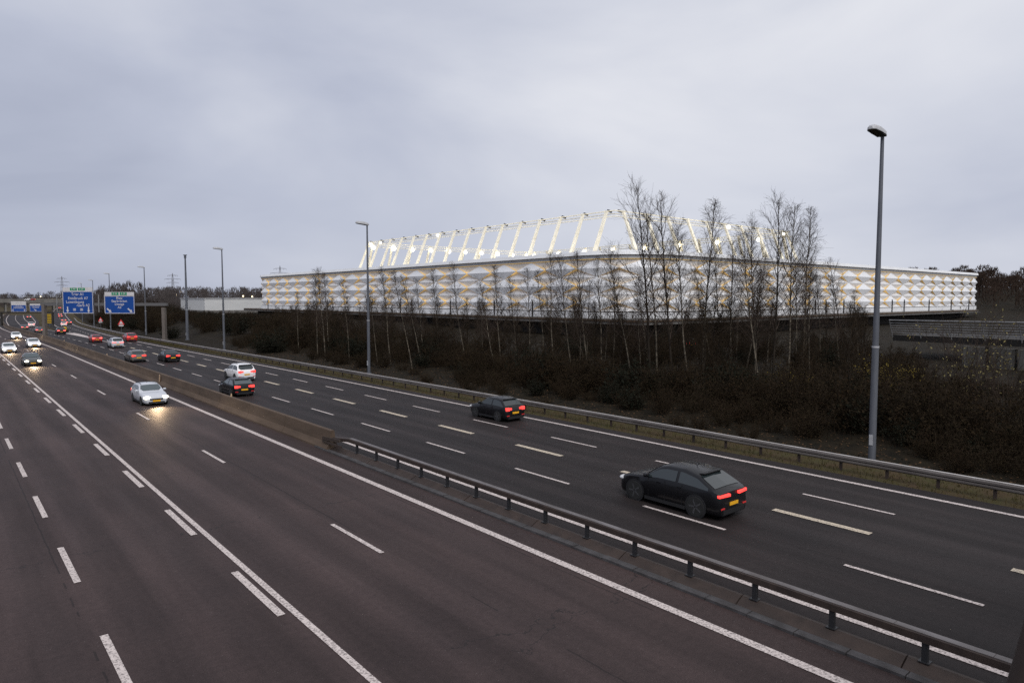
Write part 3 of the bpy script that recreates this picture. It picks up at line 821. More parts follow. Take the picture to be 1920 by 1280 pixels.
# the footbridge the picture is taken from: its raking railing post shows as a sliver in the lower right corner
fb_ = thing('footbridge', 'dark brown railing post of the footbridge, out at the lower right corner', 'footbridge', (2, -.8, 6.2))
m = MB(); m.box((8,-.95,6.0), (44,2.6,.4)); inv(m.build('deck', M['dark_conc'], fb_), fb_)
def cam_pt(px, py, Yc):
    x = (px-960)/1280; u = -(py-640)/1280; cp, sp = math.cos(PITCH), math.sin(PITCH); f = cp+u*sp; w_ = -sp+u*cp; k = Yc/f
    return Vector(((f*math.sin(YAW)+x*math.cos(YAW))*k, (f*math.cos(YAW)-x*math.sin(YAW))*k, CAM_H+w_*k))
a_, b_ = cam_pt(1930,1300,1.55), cam_pt(1990,1085,1.55); dn = (b_-a_)
m = MB(); m.tube([a_-dn*2.6, b_], [.05,.045], 12); inv(m.build('railing_post', M['rust'], fb_, smooth=40), fb_)
# ------------------------------------------------------------------ far things
def pylon(t, s, h, label):
    p = thing('power_pylon', label, 'pylon', (t, s, ground(t, s)), R(-40), 'lattice power pylons on the horizon')
    m = MB(); w = h*.085
    lv = [(0,w),(h*.3,w*.62),(h*.55,w*.40),(h*.8,w*.26),(h,.12)]
    for (z0, a), (z1, b) in zip(lv, lv[1:]):
        for sx, sy in ((1,1),(1,-1),(-1,1),(-1,-1)): m.tube([(a*sx,a*sy,z0),(b*sx,b*sy,z1)], .14, 4)
        for sg in (1,-1):
            m.tube([(a*sg,a,z0),(-b*sg,b,z1)], .09, 4); m.tube([(a*sg,-a,z0),(-b*sg,-b,z1)], .09, 4)
    m.build('lattice_tower', M['steel_dark'], p)
    m = MB()
    for z, L in ((h*.68,h*.20),(h*.80,h*.27),(h*.92,h*.17)):
        m.tube([(-L,0,z),(0,0,z+h*.025),(L,0,z)], .14, 4); m.tube([(-L,0,z),(L,0,z)], .10, 4)
        for x in (-L,-L*.55,L*.55,L): m.tube([(x,0,z),(x,0,z-h*.04)], .10, 4)
    m.build('crossarms', M['steel_dark'], p)
M['steel_dark'] = mat('grey_lattice', (.20,.20,.22), .7)
def at(px, py, Yc):
    """world X,Y of the sight line through picture column px at forward distance Yc"""
    x = (px-960)/1280*Yc
    return (x*math.cos(YAW)+Yc*math.sin(YAW), -x*math.sin(YAW)+Yc*math.cos(YAW))
for px, Yc, h, lb in ((119,820,34,'lattice pylon on the horizon above the Trier sign, leftmost of the pylons'),
                      (240,1000,24,'small faint lattice pylon between the Metz sign and its lamp post'),
                      (326,760,33,'lattice pylon on the horizon left of the thick mast'),
                      (527,800,43,'lattice pylon rising behind the left end of the stadium roof')):
    pylon(*at(px, 0, Yc), h, lb)
x, y = at(98, 0, 700)
fbz = thing('far_building', 'long low pale building with an amber lit window band in the far left', 'building', (x, y, 0), R(-40))
m = MB(); m.box((0,0,4.5), (46,16,9.6)); m.build('wall', M['conc'], fbz)
m = MB(); m.box((4,-8.05,7.0), (34,.1,1.4)); m.build('window_band', M['win_lit'], fbz)
m = MB(); m.box((0,0,9.5), (47,17,.5)); m.build('roof', M['grey_fascia'], fbz)
far_l = [(78,556,600),(281,546,640),(341,547,640),(332,553,420),(457,555,420),(474,556,420)]
for k, (px, py, Yc) in enumerate(far_l):
    x, y = at(px, 0, Yc); z = CAM_H-(py-560)/1280*Yc
    b = thing('distant_lamp', 'tiny lit lamp on the far tree line, %s from the left of six' % NRM[k], 'street lamp', (x, y, 0), 0, 'lit lamps along the far tree line')
    m = MB(); m.tube([(0,0,0),(0,0,z)], .1, 5); m.build('pole', M['pole'], b)
    m = MB(); m.lathe([(-.45,0),(-.3,.4),(.3,.4),(.45,0)], 8, 'z', (0,0,z)); m.build('lamp_head', M['street_lit'], b)
# ------------------------------------------------------------------ trees
def rot_about(v, ax, a): return Matrix.Rotation(a, 3, ax) @ v
def branch(m, p, d, L, r0, r1, n, rng, curl=.25, sides=3, up=.12):
    pts = [p.copy()]; d = d.normalized()
    for k in range(n):
        d = (d + Vector((rng.uniform(-1,1), rng.uniform(-1,1), rng.uniform(-1,1)))*curl*.5 + Vector((0,0,up))).normalized()
        pts.append(pts[-1]+d*(L/n))
    m.tube(pts, [r0+(r1-r0)*k/n for k in range(n+1)], sides, cap=False)
    return pts
def along(pts, f):
    x = f*(len(pts)-1); k = min(int(x), len(pts)-2); return pts[k].lerp(pts[k+1], x-k), (pts[k+1]-pts[k]).normalized()
def tree_mesh(seed, H, limbs, spread, droop, f0=.30, r0=.12, tw=1.0, thick=1.0):
    rng = random.Random(seed)
    tm, cm = MB(), MB()
    pts = [Vector((0,0,-.4))]; ph = rng.uniform(0, 6.28); amp = rng.uniform(.15,.4)
    n = 12
    for k in range(n+1):
        f = k/n; pts.append(Vector((amp*math.sin(f*4.2+ph)*f*(1.3-f)+rng.uniform(-.06,.06)*f, amp*math.cos(f*3.1+ph)*f*(1.3-f)+rng.uniform(-.06,.06)*f, H*.985*f)))
    tm.tube(pts, [r0*1.3]+[r0*(1-f/n)**.8*.93+.012 for f in range(n+1)], 7, cap=False)
    ga = rng.uniform(0, 6.28)
    for k in range(limbs):
        f = f0+(.97-f0)*((k+rng.random())/limbs)
        p, td = along(pts[1:], f)
        ga += 2.4+rng.uniform(-.5,.5); el = R(rng.uniform(34,58)+f*16)
        d = Vector((math.cos(ga)*math.cos(el), math.sin(ga)*math.cos(el), math.sin(el)))
        g = (f-f0)/(1-f0)
        L = H*spread*(.42+.58*math.sin(min(1,(g*.8+.25))*math.pi)**.8)*(1-.35*g)*rng.uniform(.65,1.2)
        r = (.035*thick*(1-g*.6)+.006)
        q = branch(cm, p, d, L, r, .008, 5, rng, .22, 4, .06)
        ns = int(rng.uniform(7, 11)*tw)
        for j in range(ns):
            fj = .18+.8*(j+rng.random())/ns
            pp, dd = along(q, fj)
            ax = dd.cross(Vector((rng.uniform(-1,1),rng.uniform(-1,1),rng.uniform(-1,1)))).normalized()
            sd = rot_about(dd, ax, R(rng.uniform(28,55)))
            sl = L*.55*(1.05-fj*.62)*rng.uniform(.6,1.25)
            s2 = branch(cm, pp, sd, sl, .011*thick, .005, 3, rng, .28, 3, -droop+.05)
            nt = int(rng.uniform(3,6)*tw)
            for i in range(nt):
                pq, dq = along(s2, .2+.8*(i+rng.random())/nt)
                ax = dq.cross(Vector((rng.uniform(-1,1),rng.uniform(-1,1),rng.uniform(-1,1)))).normalized()
                branch(cm, pq, rot_about(dq, ax, R(rng.uniform(22,55))), sl*rng.uniform(.4,.85)+.15, .0068*thick, .004, 2, rng, .3, 3, -droop*1.6)
    return tm, cm
BIRCH = []; rng0 = random.Random(3)
for i in range(7):
    tm, cm = tree_mesh(100+i, 13.0, 42, rng0.uniform(.17,.24), .05, f0=rng0.uniform(.24,.4), r0=.066, tw=.85, thick=.66)
    BIRCH.append((tm.mesh('trunk', M['bark_birch'], 60), cm.mesh('crown', M['twig'])))
ALDER = []
for i in range(3):
    tm, cm = tree_mesh(200+i, 15.0, 32, .27, -.06, f0=.24, r0=.085, tw=.85, thick=.88)
    ALDER.append((tm.mesh('trunk', M['bark'], 60), cm.mesh('crown', M['twig'])))
SAPL = []
for i in range(4):
    tm, cm = tree_mesh(300+i, 7.0, 28, .27, .0, f0=.08, r0=.045, tw=.9, thick=.75)
    SAPL.append((tm.mesh('trunk', M['bark'], 60), cm.mesh('crown', M['twig_brown'])))
def put_tree(name, meshes, H0, base, top, label, group, roll):
    b = Vector(base); v = Vector(top)-b; h = v.length
    o = bpy.data.objects.new(name, None); COL.objects.link(o); o.empty_display_size = .3
    q = Vector((0,0,1)).rotation_difference(v.normalized())
    o.rotation_mode = 'QUATERNION'; o.rotation_quaternion = q @ Matrix.Rotation(roll, 3, 'Z').to_quaternion()
    o.location = b; o.scale = (h/H0,)*3 if h/H0 > .6 else ((h/H0)**.7, (h/H0)**.7, h/H0)
    tag(o, label, 'tree', group)
    for nm, me in (('trunk', meshes[0]), ('crown', meshes[1])):
        c = bpy.data.objects.new(nm, me); COL.objects.link(c); c.parent = o
    return o
def sight(px, py):
    x = (px-960)/1280; u = -(py-640)/1280; cp, sp = math.cos(PITCH), math.sin(PITCH)
    f = cp+u*sp; w = -sp+u*cp
    return Vector((f*math.sin(YAW)+x*math.cos(YAW), f*math.cos(YAW)-x*math.sin(YAW), w))
def on_ground(px, py):
    d = sight(px, py); z = .6
    for _ in range(12):
        k = (z-CAM_H)/d.z; z = ground(d.x*k, d.y*k)
    return Vector((d.x*k, d.y*k, z))
def fdist(p): return p.x*math.sin(YAW)+p.y*math.cos(YAW)
def at_depth(px, py, Yc):
    d = sight(px, py); k = Yc/(d.x*math.sin(YAW)+d.y*math.cos(YAW)); return Vector((d.x*k, d.y*k, CAM_H+d.z*k))
def project(p):
    X = p.x*math.cos(YAW)-p.y*math.sin(YAW); Y = fdist(p); Z = p.z-CAM_H
    cp, sp = math.cos(PITCH), math.sin(PITCH); f = Y*cp-Z*sp; u = Y*sp+Z*cp
    return 960+1280*X/f, 640-1280*u/f
# measured trees: foot and tip as seen along the motorway fence
TR = [('a',1222,735,1195,342),('a',1262,738,1238,366),('b',1232,716,1215,398),('b',1290,715,1266,412),('b',1316,708,1340,368),('b',1347,708,1345,462),
 ('b',1372,716,1372,445),('b',1424,735,1392,432),('b',1416,695,1412,406),('a',1448,730,1463,368),('b',1478,705,1491,382),('b',1504,690,1523,384),('a',1585,680,1556,486),
 ('b',1185,722,1142,462),('b',596,672,590,512),('b',610,676,598,500),('b',617,660,607,508),('b',655,676,643,520),('b',708,680,690,540),('b',733,683,713,500),
 ('b',773,692,738,504),('b',790,680,752,512),('b',795,672,778,520),('b',822,668,812,500),('b',874,682,845,490),('b',930,700,897,520),('b',940,684,925,494),
 ('b',970,694,955,515),('b',993,674,990,500),('b',1074,712,1048,478),('b',1106,716,1078,468),('b',1038,682,1030,470),('b',1020,676,1008,502),('b',1128,690,1120,476),
 ('s',1540,690,1530,510),('s',1610,690,1600,540),('s',1100,688,1104,520),('s',905,680,900,560),('s',1336,690,1300,500),('s',560,655,556,545),('s',1150,690,1152,500),('s',1400,690,1440,470)]
for i in range(14):
    xb = rnd.uniform(1000, 1600); xt = xb+rnd.uniform(-25, 12); yt = rnd.uniform(455, 560)
    if xb > 1520: yt = max(yt, 520)
    TR.append((rnd.choice('bbs'), xb, rnd.uniform(668, 722), xt, yt))
TR.sort(key=lambda r: (r[1]+r[3])/2)
groups = {}
for i, (k, xb, yb, xt, yt) in enumerate(TR):
    b = on_ground(xb, yb); t = at_depth(xt, yt, fdist(b))
    zone = 0 if (xb+xt)/2 < 690 else (1 if (xb+xt)/2 < 1185 else 2)
    groups[zone] = groups.get(zone, 0)+1; kk = groups[zone]
    where = ('left of the middle lamp post', 'between middle lamp post and stadium corner', 'right of the stadium corner')[zone]
    kd = {'a':'broad dark bare tree','b':'slim pale-barked birch','s':'short thin birch'}[k]
    lb = '%s, %s tree from the left %s' % (kd, NRM[kk-1], where)
    pool, H0 = {'a':(ALDER,15.0),'b':(BIRCH,13.0),'s':(BIRCH,13.0)}[k]
    put_tree('bare_tree' if k == 'a' else 'birch_tree', pool[i % len(pool)], H0, b, t, lb, 'bare trees along the motorway fence', rnd.uniform(0, 6.28))
NT = dict(groups)
CAP = [(-200,556),(150,562),(200,556),(320,566),(338,580),(480,583),(500,576),(600,560),(690,545),(1640,560),(1650,632),(1700,655),(1790,702),(2100,708)]
def capped(t, s, z, h):
    for _ in range(12):
        px, py = project(Vector((t, s, z+h)))
        if py >= lerp_tab(CAP, px): break
        h *= .88
    return h
# thin saplings that thicken the belt: nothing tells one from the next
for i in range(190):
    s = rnd.uniform(14, 116) if i < 120 else rnd.uniform(8, 66); t = rnd.uniform(43, 66) if i < 120 else rnd.uniform(60, 86)
    z = ground(t, s); h = rnd.uniform(3.2, 7.6)
    h = capped(t, s, z, h)
    if h < 1.2: continue
    put_tree('sapling', SAPL[i % 4], 7.0, (t, s, z), (t+rnd.uniform(-.6,.6), s+rnd.uniform(-.6,.6), z+h),
             'thin brown leafless sapling among the brush below the birches', 'saplings among the brush', rnd.uniform(0,6.28))
for i in range(62):
    s = rnd.uniform(122, 300); t = redge(s)+rnd.uniform(12, 34)
    z = ground(t, s); h = capped(t, s, z, rnd.uniform(4.5, 8.0))
    if h < 1.5: continue
    put_tree('sapling', SAPL[i % 4], 7.0, (t, s, z), (t+rnd.uniform(-.6,.6), s+rnd.uniform(-.6,.6), z+h),
             'brown leafless thicket tree beyond the guardrail near the blue signs', 'thicket trees by the exit', rnd.uniform(0,6.28))
# shrubs
def shrub_mesh(seed, Rr, H, stems, leaves, lsize):
    rng = random.Random(seed); sm, lm = MB(), MB()
    for k in range(stems):
        a = rng.uniform(0, 6.28); rr = Rr*.35*math.sqrt(rng.random())
        el = R(rng.uniform(40, 88)); d = Vector((math.cos(a)*math.cos(el), math.sin(a)*math.cos(el), math.sin(el)))
        q = branch(sm, Vector((math.cos(a)*rr, math.sin(a)*rr, -.15)), d, H*rng.uniform(.6,1.12), .022, .007, 4, rng, .4, 3, .03)
        for j in range(9):
            pp, dd = along(q, .15+.85*rng.random())
            ax = dd.cross(Vector((rng.uniform(-1,1),rng.uniform(-1,1),rng.uniform(-1,1)))).normalized()
            s2 = branch(sm, pp, rot_about(dd, ax, R(rng.uniform(25,75))), H*rng.uniform(.15,.36), .010, .005, 2, rng, .5, 3, 0)
            for i in range(leaves):
                pl, dl = along(s2, rng.random())
                n = Vector((rng.uniform(-1,1),rng.uniform(-1,1),rng.uniform(-.3,1))).normalized(); u = n.cross(dl).normalized() if n.cross(dl).length > .1 else Vector((1,0,0)); w = n.cross(u)
                sz = lsize*rng.uniform(.5,1.2); pl = pl+n*sz*.5
                lm.poly([pl-u*sz, pl-w*sz*.5, pl+u*sz, pl+w*sz*.5])
    return sm, lm
def shrub_kind(seeds, Rr, H, stems, leaves, ls, mt, ml):
    out = []
    for s in seeds:
        a, b = shrub_mesh(s, Rr, H, stems, leaves, ls); out.append((a.mesh('stems', mt), b.mesh('foliage', ml)))
    return out
BRAM = shrub_kind((1,2,3,4), 2.2, 2.6, 46, 3, .075, M['twig_brown'], M['leaf_dark'])
EVER = shrub_kind((5,6), 1.8, 2.4, 44, 7, .095, M['twig_brown'], M['leaf_ev'])
BUDS = shrub_kind((7,8), 2.4, 5.0, 30, 1, .085, M['twig'], M['leaf_bud'])
FORS = shrub_kind((9,), 1.6, 2.6, 30, 4, .05, M['twig_brown'], M['leaf_yellow'])
def put_shrub(name, pool, i, p, sc, label, group=None, cat='shrub'):
    o = thing(name, label, cat, tuple(p), rnd.uniform(0, 6.28), group); o.scale = sc if hasattr(sc, '__len__') else (sc,)*3
    for nm, me in zip(('stems','foliage'), pool[i % len(pool)]):
        c = bpy.data.objects.new(nm, me); COL.objects.link(c); c.parent = o
for i in range(460):
    s = rnd.uniform(4, 120) if i < 230 else (rnd.uniform(-3, 55) if (i < 310 or i >= 400) else rnd.uniform(-8, 64)); t = 36.6+abs(rnd.gauss(0, 1))*11 if i < 230 else (rnd.uniform(33.8, 42) if (i < 310 or i >= 400) else rnd.uniform(58, 86))
    if i < 310 and t > 76: t = rnd.uniform(38, 72)
    if t < 39.5 and rnd.random() < .45: t += 4
    if math.hypot(t-34.4, s-13.8) < 3.2 or math.hypot(t-34.8, s-65) < 3: continue
    z = ground(t, s); k = rnd.uniform(.6, 1.2)*(.45 if t < 36 else .62 if t < 40 else 1.0)
    hz = capped(t, s, z, 2.9*k)/2.9
    if hz < .3: continue
    if rnd.random() < .86: put_shrub('bramble_bush', BRAM, i, (t,s,z), (k, k, hz*rnd.uniform(.85,1.1)), 'dark brown leafless bramble bush on the bank below the birches', 'bramble bushes on the bank')
    else: put_shrub('evergreen_bush', EVER, i, (t,s,z), (k,k,hz), 'very dark evergreen bush on the bank below the birches', 'evergreen bushes on the bank')
for i in range(150):
    s = rnd.uniform(98, 330); d = rnd.uniform(6.5, 30)
    t = redge(s)+d; z = ground(t, s); k = rnd.uniform(1.0, 1.9)*(.7 if d < 10 else 1)
    if 104 < s < 146 and d < 13: continue
    if math.hypot(t-35.9, s-138) < 4: continue
    hz = capped(t, s, z, 3.0*k)/3.0
    if hz < .3: continue
    if rnd.random() < .8: put_shrub('thicket_bush', BRAM, i, (t,s,z), (k*1.1,k*1.1,hz), 'brown leafless thicket bush behind the guardrail near the blue signs', 'thicket bushes by the exit')
    else: put_shrub('dark_evergreen_bush', EVER, i, (t,s,z), (k*1.2,k*1.2,hz), 'dark evergreen bush in the thicket near the blue signs', 'evergreen bushes by the exit')
p = on_ground(1660, 742); put_shrub('flowering_shrub', FORS, 0, p, 1.05, 'yellow flowering shrub just right of the nearest lamp post')
p = on_ground(1480, 742); put_shrub('flowering_shrub', FORS, 0, p, .8, 'faintly yellow flowering shrub left of the nearest lamp post')
for k, (px, py, sx, sz, lb) in enumerate(((1795,752,1.0,1.28,'tall budding yellow-green shrub before the walkway railing, left of two'),(1885,760,1.0,1.15,'tall budding yellow-green shrub before the concrete wall, at the right edge'))):
    p = on_ground(px, py); put_shrub('budding_shrub', BUDS, k, p, (sx,sx,sz), lb)
# scrub, litter, verge grass: nobody could count these
m = MB(); rg = random.Random(11)
for k in range(15000):
    s = rg.uniform(0, 125); t = 37.5+abs(rg.gauss(0,1))*14
    if t > 78: continue
    z = ground(t, s)-.03; h = rg.uniform(.25, 1.3)*(1 if t > 41 else .5); a = rg.uniform(0, 6.28); w = .018
    dx, dy = rg.uniform(-.35,.35)*h, rg.uniform(-.35,.35)*h
    m.poly([(t-w*math.cos(a), s-w*math.sin(a), z), (t+w*math.cos(a), s+w*math.sin(a), z), (t+dx, s+dy, z+h)])
tag(m.build('undergrowth', M['twig_brown']), kind='stuff')
m = MB()
for k in range(26000):
    s = rg.uniform(-4, 120) if k % 3 else rg.uniform(120, 150); t = redge(s)+rg.uniform(1.35, 4.6); z = ground(t, s)-.02; h = rg.uniform(.05, .22); a = rg.uniform(0, 6.28); w = rg.uniform(.012,.028)
    m.poly([(t-w*math.cos(a), s-w*math.sin(a), z), (t+w*math.cos(a), s+w*math.sin(a), z), (t+rg.uniform(-.08,.08), s+rg.uniform(-.08,.08), z+h)])
tag(m.build('verge_grass', M['grass']), kind='stuff')
m = MB()
for k in range(7000):
    s = rg.uniform(0, 110); t = 33.5+abs(rg.gauss(0,1))*5; z = ground(t, s)+rg.uniform(.01,.06); q = rg.uniform(.03,.10)
    a = rg.uniform(0,6.28); u = Vector((math.cos(a), math.sin(a), rg.uniform(-.4,.4)))*q; v = Vector((-math.sin(a), math.cos(a), rg.uniform(-.4,.4)))*q*.6; p = Vector((t,s,z))
    m.poly([p-u, p-v, p+u, p+v])
tag(m.build('dead_leaves', M['litter']), kind='stuff')
for k, (px, py, sz, lb) in enumerate(((1085,682,.30,'white plastic scrap lying in the brush below the stadium corner'),(979,735,.12,'small white scrap of litter near the right bush above the guardrail'),(883,727,.10,'tiny white scrap of litter by the guardrail, above the black hatchback'))):
    p = on_ground(px, py); m = MB()
    for q in range(5):
        a = q*1.3; c = Vector((math.cos(a)*sz*.5, math.sin(a)*sz*.5, .3+.1*(q % 2))); m.poly([c+Vector((-sz*.5,0,0)), c+Vector((0,-sz*.4,sz*.3)), c+Vector((sz*.5,.0,sz*.1)), c+Vector((0,sz*.4,-sz*.2))])
    o = m.build('litter_scrap', M['white_bit']); o.location = p; tag(o, lb, 'litter')
# far woods: one mass of bare crowns each
def wood(name, spots, material, seed, n=230, ws=1.0):
    rg = random.Random(seed); m = MB()
    for (x, y, z, h, w) in spots:
        for k in range(n):
            a = rg.uniform(0, 6.28); f = rg.random()**.7; rr = w*math.sqrt(rg.random())*math.sin(min(1, .18+f*.95)*math.pi*.93)**.5
            c = Vector((x+rr*math.cos(a), y+rr*math.sin(a), z+h*(.12+.86*f)))
            L = h*rg.uniform(.06,.15); q = rg.uniform(.05,.15)*ws; lean = rg.uniform(-.6,.6); b = rg.uniform(0, 6.28)
            u = Vector((math.cos(b), math.sin(b), 0))
            m.poly([c-u*q, c+u*q, c+u*lean*L+Vector((0,0,L))])
        m.tube([(x,y,z-.5),(x,y,z+h*.8)], [.28,.05], 4, cap=False)
    return tag(m.build(name, material), kind='stuff')
rg = random.Random(5); sp = []
def add_line(x0, x1, d0, d1, h0, h1, n, w=5):
    for k in range(n):
        px = rg.uniform(x0, x1); Yc = rg.uniform(d0, d1); x, y = at(px, 0, Yc)
        sp.append((x, y, ground(x, y), rg.uniform(h0, h1), rg.uniform(w*.7, w*1.3)))
add_line(-60, 130, 620, 760, 10, 15, 85); add_line(170, 345, 330, 420, 7, 12.5, 75, 4); add_line(300, 520, 420, 560, 10, 14.5, 110); add_line(180, 300, 300, 340, 9, 14, 22, 2.5)
wood('far_wood', sp, M['wood_far'], 21, 190, 1.5)
sp = []
for k in range(330):
    x = rg.uniform(290, 560); y = rg.uniform(20, 200)
    z = ground(x, y)
    if z < 3 and rg.random() < .6: continue
    sp.append((x, y, z-.3, rg.uniform(7, 11), rg.uniform(3.5, 6)))
wood('hill_wood', sp, M['wood_brown'], 22, 420, 1.5)
# ------------------------------------------------------------------ vehicles
PROF = {
 'hatch': [(0,.46),(.010,.60),(.045,.68),(.17,.955),(.30,1.0),(.46,.99),(.54,.945),(.70,.65),(.85,.605),(.94,.54),(.985,.46),(1,.38)],
 'suv':   [(0,.46),(.010,.58),(.035,.66),(.13,.955),(.26,1.0),(.48,.99),(.56,.945),(.71,.67),(.86,.63),(.95,.56),(.985,.47),(1,.38)],
 'estate':[(0,.46),(.010,.58),(.035,.66),(.13,.945),(.26,1.0),(.44,1.0),(.52,.95),(.67,.65),(.84,.60),(.945,.53),(.985,.45),(1,.38)],
 'coupe': [(0,.46),(.010,.62),(.05,.69),(.21,.925),(.34,1.0),(.50,.99),(.57,.95),(.72,.665),(.86,.62),(.945,.55),(.985,.46),(1,.38)],
 'sedan': [(0,.46),(.010,.60),(.035,.66),(.13,.675),(.27,.945),(.38,1.0),(.48,.99),(.54,.95),(.69,.65),(.85,.60),(.945,.53),(.985,.45),(1,.38)],
}
DIM = {'hatch':(4.2,1.78,1.47,.32),'suv':(4.55,1.88,1.66,.36),'estate':(4.75,1.83,1.49,.33),'coupe':(4.75,1.95,1.60,.38),'sedan':(4.7,1.83,1.45,.33)}
WF = [(0,.84),(.012,.91),(.05,.965),(.15,1),(.80,1),(.92,.955),(.975,.86),(1,.72)]
cars = {}
def car(kind, paint, label, t, s, away=True, dim=None, z=None, glass='glass', tail='tail', head=None, slim=False, detail=True, on=None, yaw=0.0, plate_text=False):
    L, W, H, RW = [v*.955 for v in (dim or DIM[kind])]; s = s*.98-.1; pr = PROF[kind]; zb = .665*H; zc = .20
    curve = (off(s+4)-off(s-4))/8 if on is None else on
    zz = zr(s) if z is None else z
    rz = -math.atan(curve) + (0 if away else math.pi) + yaw
    c = thing('car', label, 'car', (t, s, zz), rz, 'cars driving away' if away else 'cars driving towards the bridge')
    hw = W/2
    fs = sorted(set([f for f, _ in pr]+[.08,.22,.36,.62,.66,.78]))
    def zt(f): return lerp_tab(pr, f)*H
    def section(f):
        w = hw*lerp_tab(WF, f); z = zt(f); b = min(zb, z)
        if z <= zb+.02:
            return [(0,zc),(.9*w,zc),(.98*w,zc+.1),(w,zc+(z-zc)*.55),(.975*w,z-.08),(.91*w,z-.02),(.6*w,z),(0,z+.012)]
        wr = w*(1-.25*(z-zb)/(H-zb))
        return [(0,zc),(.9*w,zc),(.98*w,zc+.1),(w,zc+(zb-zc)*.55),(.975*w,zb-.03),(wr,max(zb-.01, z-.07)),(wr*.87,z),(0,z+.02)]
    secs = [(f, section(f)) for f in fs]
    m = MB(); n = 14
    for f, q in secs:
        y = (f-.5)*L
        m.v += [(x,y,z) for x, z in q]+[(-x,y,z) for x, z in q[-2:0:-1]]
    for i in range(len(secs)-1):
        for j in range(n):
            a = i*n+j; b2 = i*n+(j+1) % n; m.f.append((a, a+n, b2+n, b2)); m.mi.append(0)
    m.f.append(tuple(range(n))); m.mi.append(0); e = (len(secs)-1)*n; m.f.append(tuple(range(e, e+n))[::-1]); m.mi.append(0)
    m.build('body', M[paint], c, smooth=38)
    def at_sec(f):
        return section(f)
    # side glass
    cab = [f for f in fs if zt(f) > zb+.10*(H-zb)]
    cf = [x/40 for x in range(41) if cab[0]-.02 <= x/40 <= cab[-1]+.02 and zt(x/40) > zb+.22*(H-zb)]
    for sg in (-1, 1):
        m = MB(); pts = []
        for f in cf:
            q = at_sec(f); (x4, z4), (x5, z5) = q[4], q[5]
            lo, hi = .14, .90
            pts.append(((sg*(x4+(x5-x4)*lo+.012), (f-.5)*L, z4+(z5-z4)*lo), (sg*(x4+(x5-x4)*hi+.012), (f-.5)*L, z4+(z5-z4)*hi)))
        mid = len(pts)//2
        for k, (a, b) in enumerate(zip(pts, pts[1:])):
            if k == mid-1 and len(pts) > 6:
                continue
            m.poly([a[0], b[0], b[1], a[1]])
        m.build('side_window', M[glass], c)
    # windscreen and rear window between profile stations
    idx = [i for i, (f, z) in enumerate(pr) if z < .70]
    iw = min(i for i in idx if i > len(pr)//2); ir = max(i for i in idx if i < len(pr)//2)
    for nm, fa, fb in (('windscreen', pr[iw-1][0], pr[iw][0]), ('rear_window', pr[ir][0], pr[ir+1][0])):
        m = MB(); rows = []
        for k in range(4):
            f = fa+(fb-fa)*(.05+.88*k/3); q = at_sec(f); (x6, z6), (x7, z7) = q[6], q[7]
            rows.append([(-x6*.99,(f-.5)*L,z6+.018),(0,(f-.5)*L,z7+.018),(x6*.99,(f-.5)*L,z6+.018)])
        for a, b in zip(rows, rows[1:]):
            for j in (0,1): m.poly([a[j], a[j+1], b[j+1], b[j]])
        m.build(nm, M[glass], c, smooth=60)
    # wheels
    for y in (L*.305, -L*.295):
        for sg in (-1, 1):
            x = sg*(hw-.10)
            m = MB(); m.lathe([(sg*-.11,.05),(sg*-.11,RW*.95),(sg*-.08,RW),(sg*.08,RW),(sg*.115,RW*.93),(sg*.116,RW*.70)], 20, 'x')
            w = m.build('wheel', M['tyre'], c, smooth=40); w.location = (x, y, RW)
            m = MB(); m.lathe([(sg*.112,RW*.70),(sg*.10,RW*.55),(sg*.10,.0)], 16, 'x')
            for k in range(5):
                a = k*2*math.pi/5; m.box((sg*.112, math.cos(a)*RW*.36, math.sin(a)*RW*.36), (.015,RW*.15,RW*.66), rx=a-math.pi/2)
            m.build('rim', M['rim'], w, smooth=40)
            m = MB(); m.lathe([(sg*-.02,0.0),(sg*-.02,RW*1.16),(sg*.012,RW*1.16),(sg*.012,RW*.2)], 20, 'x'); w2 = m.build('wheel_arch', M['trim'], c); w2.location = (sg*(hw-.008), y, RW)
            w2.scale = (1,1,1.0)
    # lamps
    hm = M[head] if head else M['head_off']
    tmt = M[tail]
    for sg in (-1, 1):
        m = MB(); f = .962; q = at_sec(f); x = q[4][0]*.80; z = q[4][1]-.02
        m.lathe([(-.12,.0),(-.10,.10),(.02,.12),(.10,.075),(.13,0)], 12, 'y'); o = m.build('headlight', hm, c, smooth=60); o.location = (sg*x, (f-.5)*L+.03, z); o.scale = (1.9,1.5,.85)
        m = MB()
        q = at_sec(.012)
        if slim: m.box((sg*hw*.60, -L/2+.04, .57*H), (hw*.62,.12,.09), rz=sg*.12)
        else: m.box((sg*hw*.74, -L/2+.05, .57*H), (hw*.30,.16,.19), rz=sg*.25); m.box((sg*hw*.50, -L/2+.035, .575*H), (hw*.24,.10,.12), rz=sg*.06)
        m.build('tail_light', tmt, c)
        m = MB(); m.lathe([(-.09,0),(-.07,.07),(.05,.085),(.08,.05),(.085,0)], 10, 'y'); o = m.build('mirror', M[paint] if paint != 'c_white' else M['trim'], c, smooth=50)
        f = pr[iw][0]-.045; o.location = (sg*(hw+.07), (f-.5)*L, zb+.06); o.scale = (1.3,1,1)
    m = MB(); m.box((0,-L/2-.012,.40*H if not slim else .36*H), (.52,.02,.115)); m.build('number_plate', M['plate'], c)
    m = MB(); m.box((0,L/2+.012,.26*H), (.52,.02,.115)); m.build('number_plate', M['plate'], c)
    m = MB(); m.box((0,L/2-.0,.34*H), (W*.50,.05,.10)); m.box((0,L/2-.01,.19*H), (W*.62,.06,.10)); m.build('grille', M['trim'], c)
    m = MB(); m.box((0,-L/2+.01,.195*H), (W*.70,.06,.16)); m.build('rear_bumper', M['trim'], c)
